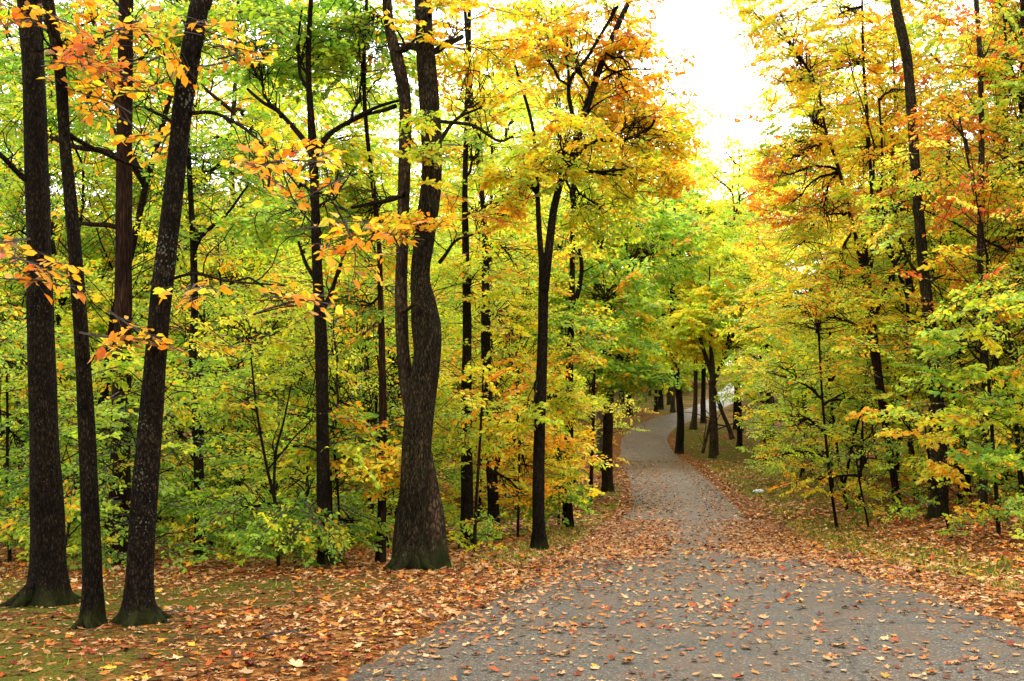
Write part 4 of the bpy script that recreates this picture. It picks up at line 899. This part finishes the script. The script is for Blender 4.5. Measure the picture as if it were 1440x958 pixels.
base = ramp(nt, [(0.3, (0.040, 0.038, 0.035)), (0.7, (0.094, 0.087, 0.077))]); nt.links.new(n1.outputs['Fac'], base.inputs[0])
sv = nt.nodes.new('ShaderNodeSeparateColor'); nt.links.new(v1.outputs['Color'], sv.inputs[0])
ag = ramp(nt, [(0.0, (0.5, 0.5, 0.5)), (0.55, (0.95, 0.95, 0.95)), (0.86, (1.5, 1.45, 1.38)), (1.0, (3.2, 3.05, 2.8))]); nt.links.new(sv.outputs[0], ag.inputs[0])
col = mixc(nt, 1.0, base.outputs[0], ag.outputs[0], 'MULTIPLY')
spk = ramp(nt, [(0.38, (0.2, 0.19, 0.18)), (0.52, (1.05, 1.05, 1.05))]); nt.links.new(n2.outputs['Fac'], spk.inputs[0])
col = mixc(nt, 0.7, col, spk.outputs[0], 'MULTIPLY')
# older, warmer and paler surface beyond the joint; brown stain of crushed leaves
sx = nt.nodes.new('ShaderNodeSeparateXYZ'); nt.links.new(pos, sx.inputs[0])
jn = math_n(nt, 'ADD', sx.outputs['Y'], math_n(nt, 'MULTIPLY', n1.outputs['Fac'], 0.8))
jf = math_n(nt, 'MULTIPLY', math_n(nt, 'SUBTRACT', jn, 15.7), 5.0, clamp=True)
col = mixc(nt, jf, mixc(nt, 1.0, col, (1.0, 0.95, 0.88), 'MULTIPLY'), mixc(nt, 1.0, col, (1.42, 1.18, 0.98), 'MULTIPLY'))
ns = nd(nt, 'ShaderNodeTexNoise', Scale=3.4, Detail=7.0, Roughness=0.7); nt.links.new(mapped(nt, pos, (1, .5, 1)), ns.inputs['Vector'])
st_ = ramp(nt, [(0.44, (0, 0, 0)), (0.62, (1, 1, 1))]); nt.links.new(ns.outputs['Fac'], st_.inputs[0])
col = mixc(nt, math_n(nt, 'MULTIPLY', st_.outputs[0], 0.6), col, (0.095, 0.056, 0.032))
nc = nd(nt, 'ShaderNodeTexNoise', Scale=1.2, Detail=4.0); nt.links.new(pos, nc.inputs['Vector'])
ck = nd(nt, 'ShaderNodeTexVoronoi', Scale=0.55, feature='DISTANCE_TO_EDGE'); nt.links.new(mixc(nt, 0.4, pos, nc.outputs['Color']), ck.inputs['Vector'])
cf = ramp(nt, [(0.0, (1, 1, 1)), (0.011, (0, 0, 0))]); nt.links.new(ck.outputs['Distance'], cf.inputs[0])
gate = math_n(nt, 'GREATER_THAN', nc.outputs['Fac'], 0.5)
col = mixc(nt, math_n(nt, 'MULTIPLY', math_n(nt, 'MULTIPLY', cf.outputs[0], gate), 0.7), col, (0.02, 0.018, 0.015))
# sky reflection on the damp, open upper stretch, painted in as pale patches
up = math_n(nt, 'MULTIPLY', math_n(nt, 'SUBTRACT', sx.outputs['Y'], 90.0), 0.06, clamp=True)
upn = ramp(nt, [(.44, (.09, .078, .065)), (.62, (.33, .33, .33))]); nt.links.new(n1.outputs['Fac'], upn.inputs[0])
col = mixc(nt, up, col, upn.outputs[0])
bs = nd(nt, 'ShaderNodeBsdfPrincipled'); bs.inputs['Specular IOR Level'].default_value = 0.16; nt.links.new(col, bs.inputs['Base Color'])
rr_ = ramp(nt, [(0.35, (0.5, 0.5, 0.5)), (0.65, (0.75, 0.75, 0.75))]); nt.links.new(n1.outputs['Fac'], rr_.inputs[0])
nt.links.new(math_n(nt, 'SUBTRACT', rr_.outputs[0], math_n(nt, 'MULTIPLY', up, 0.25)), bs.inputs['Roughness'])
bp = nd(nt, 'ShaderNodeBump', Strength=0.6, Distance=0.008)
nt.links.new(math_n(nt, 'ADD', v1.outputs['Distance'], n2.outputs['Fac']), bp.inputs['Height']); nt.links.new(bp.outputs[0], bs.inputs['Normal'])
nt.links.new(bs.outputs[0], out.inputs[0])
ro = mb.obj('road', [m], colour=False)
set_tags(ro, 'winding worn asphalt lane dusted with fallen leaves', 'road', kind='structure')

# ------------------------------------------------------------------ fallen leaves
def litter_shape(kind, seed, n=18):
    r = np.random.default_rng(seed); th = np.linspace(0, 2 * PI, n, endpoint=False)
    if kind == 'oval': y = np.sin(th) * 0.22; x = np.cos(th) * 0.55
    elif kind == 'oak': rad = 1 + 0.34 * np.cos(n / 2 * th); x = np.cos(th) * 0.5 * rad * .9; y = np.sin(th) * 0.30 * rad
    elif kind == 'shred': rad = r.uniform(.45, 1.2, n); x = np.cos(th) * 0.5 * rad; y = np.sin(th) * 0.25 * rad
    else: rad = 0.62 + 0.36 * np.abs(np.cos(2.5 * th + .2)) ** 1.1 + 0.12 * np.cos(n / 2 * th) + 0.12 * np.cos(th); x = np.cos(th) * 0.52 * rad; y = np.sin(th) * 0.42 * rad
    jr = 1 + r.normal(0, .10, n); x = x * jr; y = y * jr * (1 + r.normal(0, .06, n))
    x = np.append(x, 0); y = np.append(y, 0)
    c1, c2, c3 = r.uniform(-.1, .5), r.uniform(-.3, 1.1), r.uniform(-.5, .5)
    z = c1 * x ** 2 + c2 * y ** 2 + c3 * x * y + 0.1 * np.abs(y) + r.normal(0, .02, n + 1)
    z -= z.min(); f = [[n, k, (k + 1) % n] for k in range(n)]
    return np.stack([x, y, z], -1), np.array(f)
KINDS_ = ['maple', 'oak', 'oval', 'maple', 'oval', 'oak', 'maple', 'shred', 'shred', 'maple']
SHAPES = [litter_shape(k, s) for s, k in enumerate(KINDS_)]
SHAPES_FAR = [litter_shape(k if k != 'maple' else 'shred', s, 7) for s, k in enumerate(KINDS_)]
LITC = np.array([(.36, .185, .075), (.46, .29, .15), (.33, .115, .022), (.45, .15, .015), (.15, .022, .008), (.09, .04, .018), (.50, .27, .03), (.27, .135, .055), (.30, .05, .010)])
LITW = np.array([5, 4, 4.0, 2.4, 1.8, 3.2, 0.6, 5, 1.9]); LITW = LITW / LITW.sum()
def place_leaves(mb, x, y, z, size, rg, tilt=0.16, w=None, shapes=None):
    n = len(x); yaw = rg.uniform(0, 2 * PI, n); tx = rg.normal(0, tilt, n); ty = rg.normal(0, tilt, n)
    ci = rg.choice(len(LITC), n, p=LITW if w is None else w); col = LITC[ci] * rg.uniform(.65, 1.25, (n, 1)) * np.where((x > eL(y)) & (x < eR(y)), .95, np.where((x > eR(y) + 1) & (y < 34), 1.5, 1.05))[:, None]; which = rg.integers(0, len(SHAPES), n); curl = rg.uniform(.3, 1.7, n)  # leaves on the right bank coloured brighter to offset the shade there
    for k, (v, f) in enumerate(shapes or SHAPES):
        ix = np.nonzero(which == k)[0]
        if not len(ix): continue
        vv = v[None].repeat(len(ix), 0).copy(); vv[..., 2] *= curl[ix, None]
        vv *= size[ix, None, None]; vv[..., 2] += vv[..., 0] * tx[ix, None] + vv[..., 1] * ty[ix, None]; vv[..., 2] -= vv[..., 2].min(1)[:, None] * 0.85
        c, s = np.cos(yaw[ix])[:, None], np.sin(yaw[ix])[:, None]
        W = np.stack([vv[..., 0] * c - vv[..., 1] * s + x[ix, None], vv[..., 0] * s + vv[..., 1] * c + y[ix, None], vv[..., 2] + z[ix, None]], -1)
        F = (np.arange(len(ix)) * len(v))[:, None, None] + f[None]
        mb.add(W.reshape(-1, 3), F.reshape(-1, 3), np.repeat(np.clip(col[ix], 0, .9), len(f), 0))
def road_z(x, y):
    tm = np.clip((x - eL(y)) / np.maximum(eR(y) - eL(y), .1), 0, 1); return zr(y) + 0.024 + 0.04 * (1 - (2 * tm - 1) ** 2)
rg = np.random.default_rng(99)
def scatter(n, y0, y1, pw, half=0.62, pad=1.5):
    y = y0 + (y1 - y0) * rg.random(n) ** pw; x = (rg.random(n) * 2 - 1) * (half * np.maximum(y, 3) + pad); return x, y
# density per square metre wanted at a spot
def density(x, y):
    dR = x - eR(y); dL = eL(y) - x; on = (dR < 0) & (dL < 0)
    w = eR(y) - eL(y); tm = (x - eL(y)) / w; cl = vnoise(x, y, .8, 51) * .6 + vnoise(x, y, .25, 52) * .4
    edge = np.exp(-np.maximum(-dR, 0) / .45) + np.exp(-np.maximum(-dL, 0) / (.5 + .5 * (y < 12)))
    road = 30 + 230 * np.clip(cl * 2 - .95, 0, 1) ** 1.5 + 330 * edge * (0.45 + .55 * sstep((y - 8) / 6))
    band = np.exp(-((y - 17.0) / 2.1) ** 2); road = road + band * 900 * sstep((np.abs(tm - .56) - .10) / .12) * cl * 1.6 + band * 60
    far = sstep((y - 19) / 4); track = np.exp(-((tm - .60) / .2) ** 2); road = road * (1 - far * .6 * track) + far * (330 * (1 - track) ** 1.5 + 45)
    off = (150 + 110 * cl) * (1 - .55 * grass_mask(x, y))
    off = np.where((dL > 0) & (y < 12), (130 + 170 * cl) * (1 - .8 * grass_mask(x, y)), off)
    return np.where(on, road, off)
mb = MB(); indiv = []
# three rings, leaves standing for more of the litter the farther off they lie
for (y0, y1, boost, smin, smax) in [(3.2, 12, 1.35, .016, .092), (12, 27, .95, .03, .12), (27, 95, .22, .09, .20)]:
    A = .6 * (y1 ** 2 - y0 ** 2) + 2.4 * (y1 - y0); N = int(A * boost * {3.2: 420, 12: 700, 27: 260}[y0]); y = np.sqrt(y0 ** 2 + (y1 ** 2 - y0 ** 2) * rg.random(N)); x = rg.uniform(-1, 1, N) * (.6 * y + 1.2)
    keep = (rg.random(N) < density(x, y) * boost * A / N) & ((y < 60) | (x < far_road_x(y) - 4.5) | (x > far_road_x(y) + 4.5) | (rg.random(N) < .25))
    x, y = x[keep], y[keep]; size = smin + (smax - smin) * rg.random(len(x)) ** 1.35 * np.where(rg.random(len(x)) < .08, 1.4, 1)
    on = (x > eL(y) + .1) & (x < eR(y) - .1)
    size = np.where(on, size * (.85 if y0 < 20 else .62), size)
    z = np.where(on, road_z(x, y), terrain(x, y)) + .004
    if y0 < 5:
        cand = np.nonzero(on & (np.abs(x) < .5 * y) & (y < 9.5) & (y > 4.1))[0]; o_ = np.argsort(-size[cand] / y[cand])[:160]; sel = cand[o_]
        indiv = list(zip(x[sel], y[sel], z[sel], size[sel])); msk = np.ones(len(x), bool); msk[sel] = False; x, y, z, size = x[msk], y[msk], z[msk], size[msk]
    place_leaves(mb, x, y, z, size, rg, shapes=SHAPES if y0 < 20 else SHAPES_FAR)
lo = mb.obj('leaf_litter', [M_LITTER], smooth=False); set_tags(lo, 'dry tan and rust leaves strewn over road edges and forest floor', 'fallen leaves', kind='stuff')
# the larger leaves lying on the near asphalt, each its own
CN = ['tan', 'pale buff', 'brown orange', 'bright orange', 'dark red', 'dark brown', 'yellow', 'dull brown', 'rust red']
SN = ['pointed lobed', 'wavy edged oak', 'oval', 'five pointed', 'narrow oval', 'round lobed oak', 'star shaped', 'torn', 'shrivelled', 'ragged lobed']
cache = {}
for k, (x, y, z, s) in enumerate(indiv):
    si = int(rg.integers(0, len(SHAPES))); ci = int(rg.choice(len(LITC), p=LITW))
    if (si, ci) not in cache:
        b2 = MB(); v, f = SHAPES[si]; b2.add(v, f, np.clip(LITC[ci] * rg.uniform(.8, 1.1), 0, .9)); cache[(si, ci)] = b2.mesh('fallen_leaf', [M_LITTER], smooth=False)
    o = bpy.data.objects.new('fallen_leaf', cache[(si, ci)]); C.objects.link(o); o.location = (x, y, z + .002)
    o.scale = (s, s, s * float(rg.uniform(.5, 1.3))); o.rotation_euler = (rg.normal(0, .12), rg.normal(0, .12), rg.uniform(0, 2 * PI))
    set_tags(o, f'{CN[ci]} {SN[si]} fallen leaf lying on the near grey asphalt', 'leaf', 'large fallen leaves on the near road')

# ------------------------------------------------------------------ grass on the verges
N = 150000; y = 4 + 52 * rg.random(N) ** 1.4; x = rg.uniform(-1, 1, N) * (.6 * y + 1); g = grass_mask(x, y)
dLw = eL(y) - x
keep = (rg.random(N) < g * np.where((dLw > 0) & (y < 12), .06, 1.0)) & ((x < eL(y) - .1) | (x > eR(y) + .1)) & (vnoise(x, y, .3, 9) > .3); x, y = x[keep], y[keep]; n = len(x)
hgt = rg.uniform(.025, .075, n) * (1 + .012 * y) * np.where(x > eR(y), 1.3, .8); a = rg.uniform(0, 2 * PI, n); wd = .004 + .0005 * y; z = terrain(x, y)
bx_, by_ = np.cos(a) * wd, np.sin(a) * wd; ln = rg.normal(0, .45, (n, 2)) * hgt[:, None]
V = np.stack([np.stack([x - bx_, y - by_, z - .005], -1), np.stack([x + bx_, y + by_, z - .005], -1), np.stack([x + ln[:, 0], y + ln[:, 1], z + hgt], -1)], 1)
mb = MB(); gc = np.where(rg.random((n, 1)) < .22, np.array([[.46, .34, .06]]), np.array([[.25, .29, .025]])) * rg.uniform(.6, 1.3, (n, 1))
mb.add(V.reshape(-1, 3), np.arange(n * 3).reshape(-1, 3), gc); o = mb.obj('grass', [M_GRASS], smooth=False)
set_tags(o, 'short thin grass on the road verges between the fallen leaves', 'grass', kind='stuff')

# seedlings on the forest floor
mb = MB(); N = 1000; y = 12.5 + 30 * rg.random(N) ** 1.3; side = rg.random(N) < .55
x = np.where(side, rg.uniform(-1, 1, N) * 0.35 * y - .27 * y, 0); xr = eR(y) + 2.2 + rg.random(N) * np.maximum(.6 * y - eR(y) - 1.0, .5); x = np.where(side, np.minimum(x, eL(y) - 1.6 - 1.4 * (y < 16)), xr)
z = terrain(x, y); a = rg.uniform(0, 2 * PI, N); up = rg.uniform(.08, .55, N)
add_sprays(mb, np.stack([x, y, z + up], -1), a, rg.uniform(-.1, .7, N), rg.uniform(.25, .5, N), [('green' if q < .62 else 'greenyellow' if q < .88 else 'goldorange') for q in rg.random(N)], .07, rg, keep=.5)
o = mb.obj('undergrowth', [M_LEAF, M_TWIG], smooth=False); set_tags(o, 'low green seedlings covering the floor of the wood', 'undergrowth', kind='stuff')

# crumpled white paper on the right verge
g = hit(1067, 693); r2 = np.random.default_rng(3); mb = MB(); nu, nv = 16, 10; v = []
for a_ in range(nv):
    for b_ in range(nu):
        ph = PI * a_ / (nv - 1); th = 2 * PI * b_ / nu; k = 1 + .22 * math.sin(5 * th + 3 * ph) * math.sin(4 * ph) + r2.normal(0, .07)
        v.append([g[0] + .22 * k * math.sin(ph) * math.cos(th), g[1] + .15 * k * math.sin(ph) * math.sin(th), g[2] + .05 + .075 * k * math.cos(ph)])
f = [[a_ * nu + b_, a_ * nu + (b_ + 1) % nu, (a_ + 1) * nu + (b_ + 1) % nu, (a_ + 1) * nu + b_] for a_ in range(nv - 1) for b_ in range(nu)]
mb.add(v, f)
m, nt, out = new_mat('white_paper'); bs = nd(nt, 'ShaderNodeBsdfPrincipled', Roughness=0.6)
wn = nd(nt, 'ShaderNodeTexNoise', Scale=9.0); wr = ramp(nt, [(0.3, (.55, .55, .56)), (.6, (.82, .82, .83))]); nt.links.new(wn.outputs['Fac'], wr.inputs[0]); nt.links.new(wr.outputs[0], bs.inputs['Base Color']); nt.links.new(bs.outputs[0], out.inputs[0])
o = mb.obj('crumpled_paper', [m], origin=tuple(g), smooth=False, colour=False); set_tags(o, 'small crumpled white piece of litter on the grassy right verge', 'litter')

# fallen sticks on the lawn and road edge
for k, (px, py, L_, lab) in enumerate([(232, 874, .7, 'dark fallen stick at the foot of the leaning left trunk'), (420, 905, .6, 'short bare twig lying on the leafy lawn left of the road'), (1060, 850, .45, 'thin twig lying on the asphalt among leaves')]):
    g = hit(px, py); b2 = MB(); a_ = g + [-.5 * L_, .1, .02]; c_ = g + [.5 * L_, -.1 * k, .035]; pth = branch_path(a_, c_, r2, .02, .35, 10); tube(b2, pth, np.linspace(.009, .003, 10), 6)
    tube(b2, branch_path(pth[5], pth[5] + [.12, .14, .03], r2, 0, .3, 5), np.linspace(.004, .002, 5), 5)
    set_tags(b2.obj('stick', [M_TWIG], origin=tuple(g), colour=False), lab, 'stick')

# ------------------------------------------------------------------ sky and light
world = bpy.data.worlds.new('World'); bpy.context.scene.world = world; world.use_nodes = True
nt = world.node_tree; nt.nodes.clear()
SUN_EL, SUN_AZ = math.radians(52), math.radians(20)
sky = nt.nodes.new('ShaderNodeTexSky'); sky.sky_type = 'NISHITA'; sky.sun_disc = False; sky.sun_elevation = SUN_EL; sky.sun_rotation = SUN_AZ
sky.air_density = 1.0; sky.dust_density = 4.0; sky.ozone_density = 1.0
hs = nt.nodes.new('ShaderNodeHueSaturation'); hs.inputs['Saturation'].default_value = 0.12; hs.inputs['Value'].default_value = 1.0
tint = nt.nodes.new('ShaderNodeMix'); tint.data_type = 'RGBA'; tint.blend_type = 'MIX'; tint.inputs[0].default_value = 0.55; tint.inputs[7].default_value = (41.0, 41.0, 40.0, 1)
bg = nt.nodes.new('ShaderNodeBackground'); bg.inputs['Strength'].default_value = 0.15; wo = nt.nodes.new('ShaderNodeOutputWorld')
nt.links.new(sky.outputs[0], hs.inputs['Color']); nt.links.new(hs.outputs[0], tint.inputs[6]); nt.links.new(tint.outputs[2], bg.inputs[0]); nt.links.new(bg.outputs[0], wo.inputs[0])
sd = bpy.data.lights.new('sun', 'SUN'); sd.energy = 3.0; sd.angle = math.radians(18); sd.color = (1.0, 0.95, 0.86)
so = bpy.data.objects.new('sun', sd); C.objects.link(so)
dirv = Vector((math.sin(SUN_AZ) * math.cos(SUN_EL), math.cos(SUN_AZ) * math.cos(SUN_EL), math.sin(SUN_EL)))
so.rotation_euler = dirv.to_track_quat('Z', 'Y').to_euler(); so.location = (0, 0, 30)

sc = bpy.context.scene
sc.view_settings.view_transform = 'Standard'; sc.view_settings.look = 'None'; sc.view_settings.exposure = 0
sc.render.engine = 'CYCLES'; cy = sc.cycles
cy.max_bounces = 5; cy.diffuse_bounces = 4; cy.glossy_bounces = 2; cy.transmission_bounces = 4; cy.transparent_max_bounces = 4
cy.caustics_reflective = False; cy.caustics_refractive = False
cy.use_denoising = True; cy.use_adaptive_sampling = True; cy.adaptive_threshold = 0.02
cy.sample_clamp_indirect = 6.0
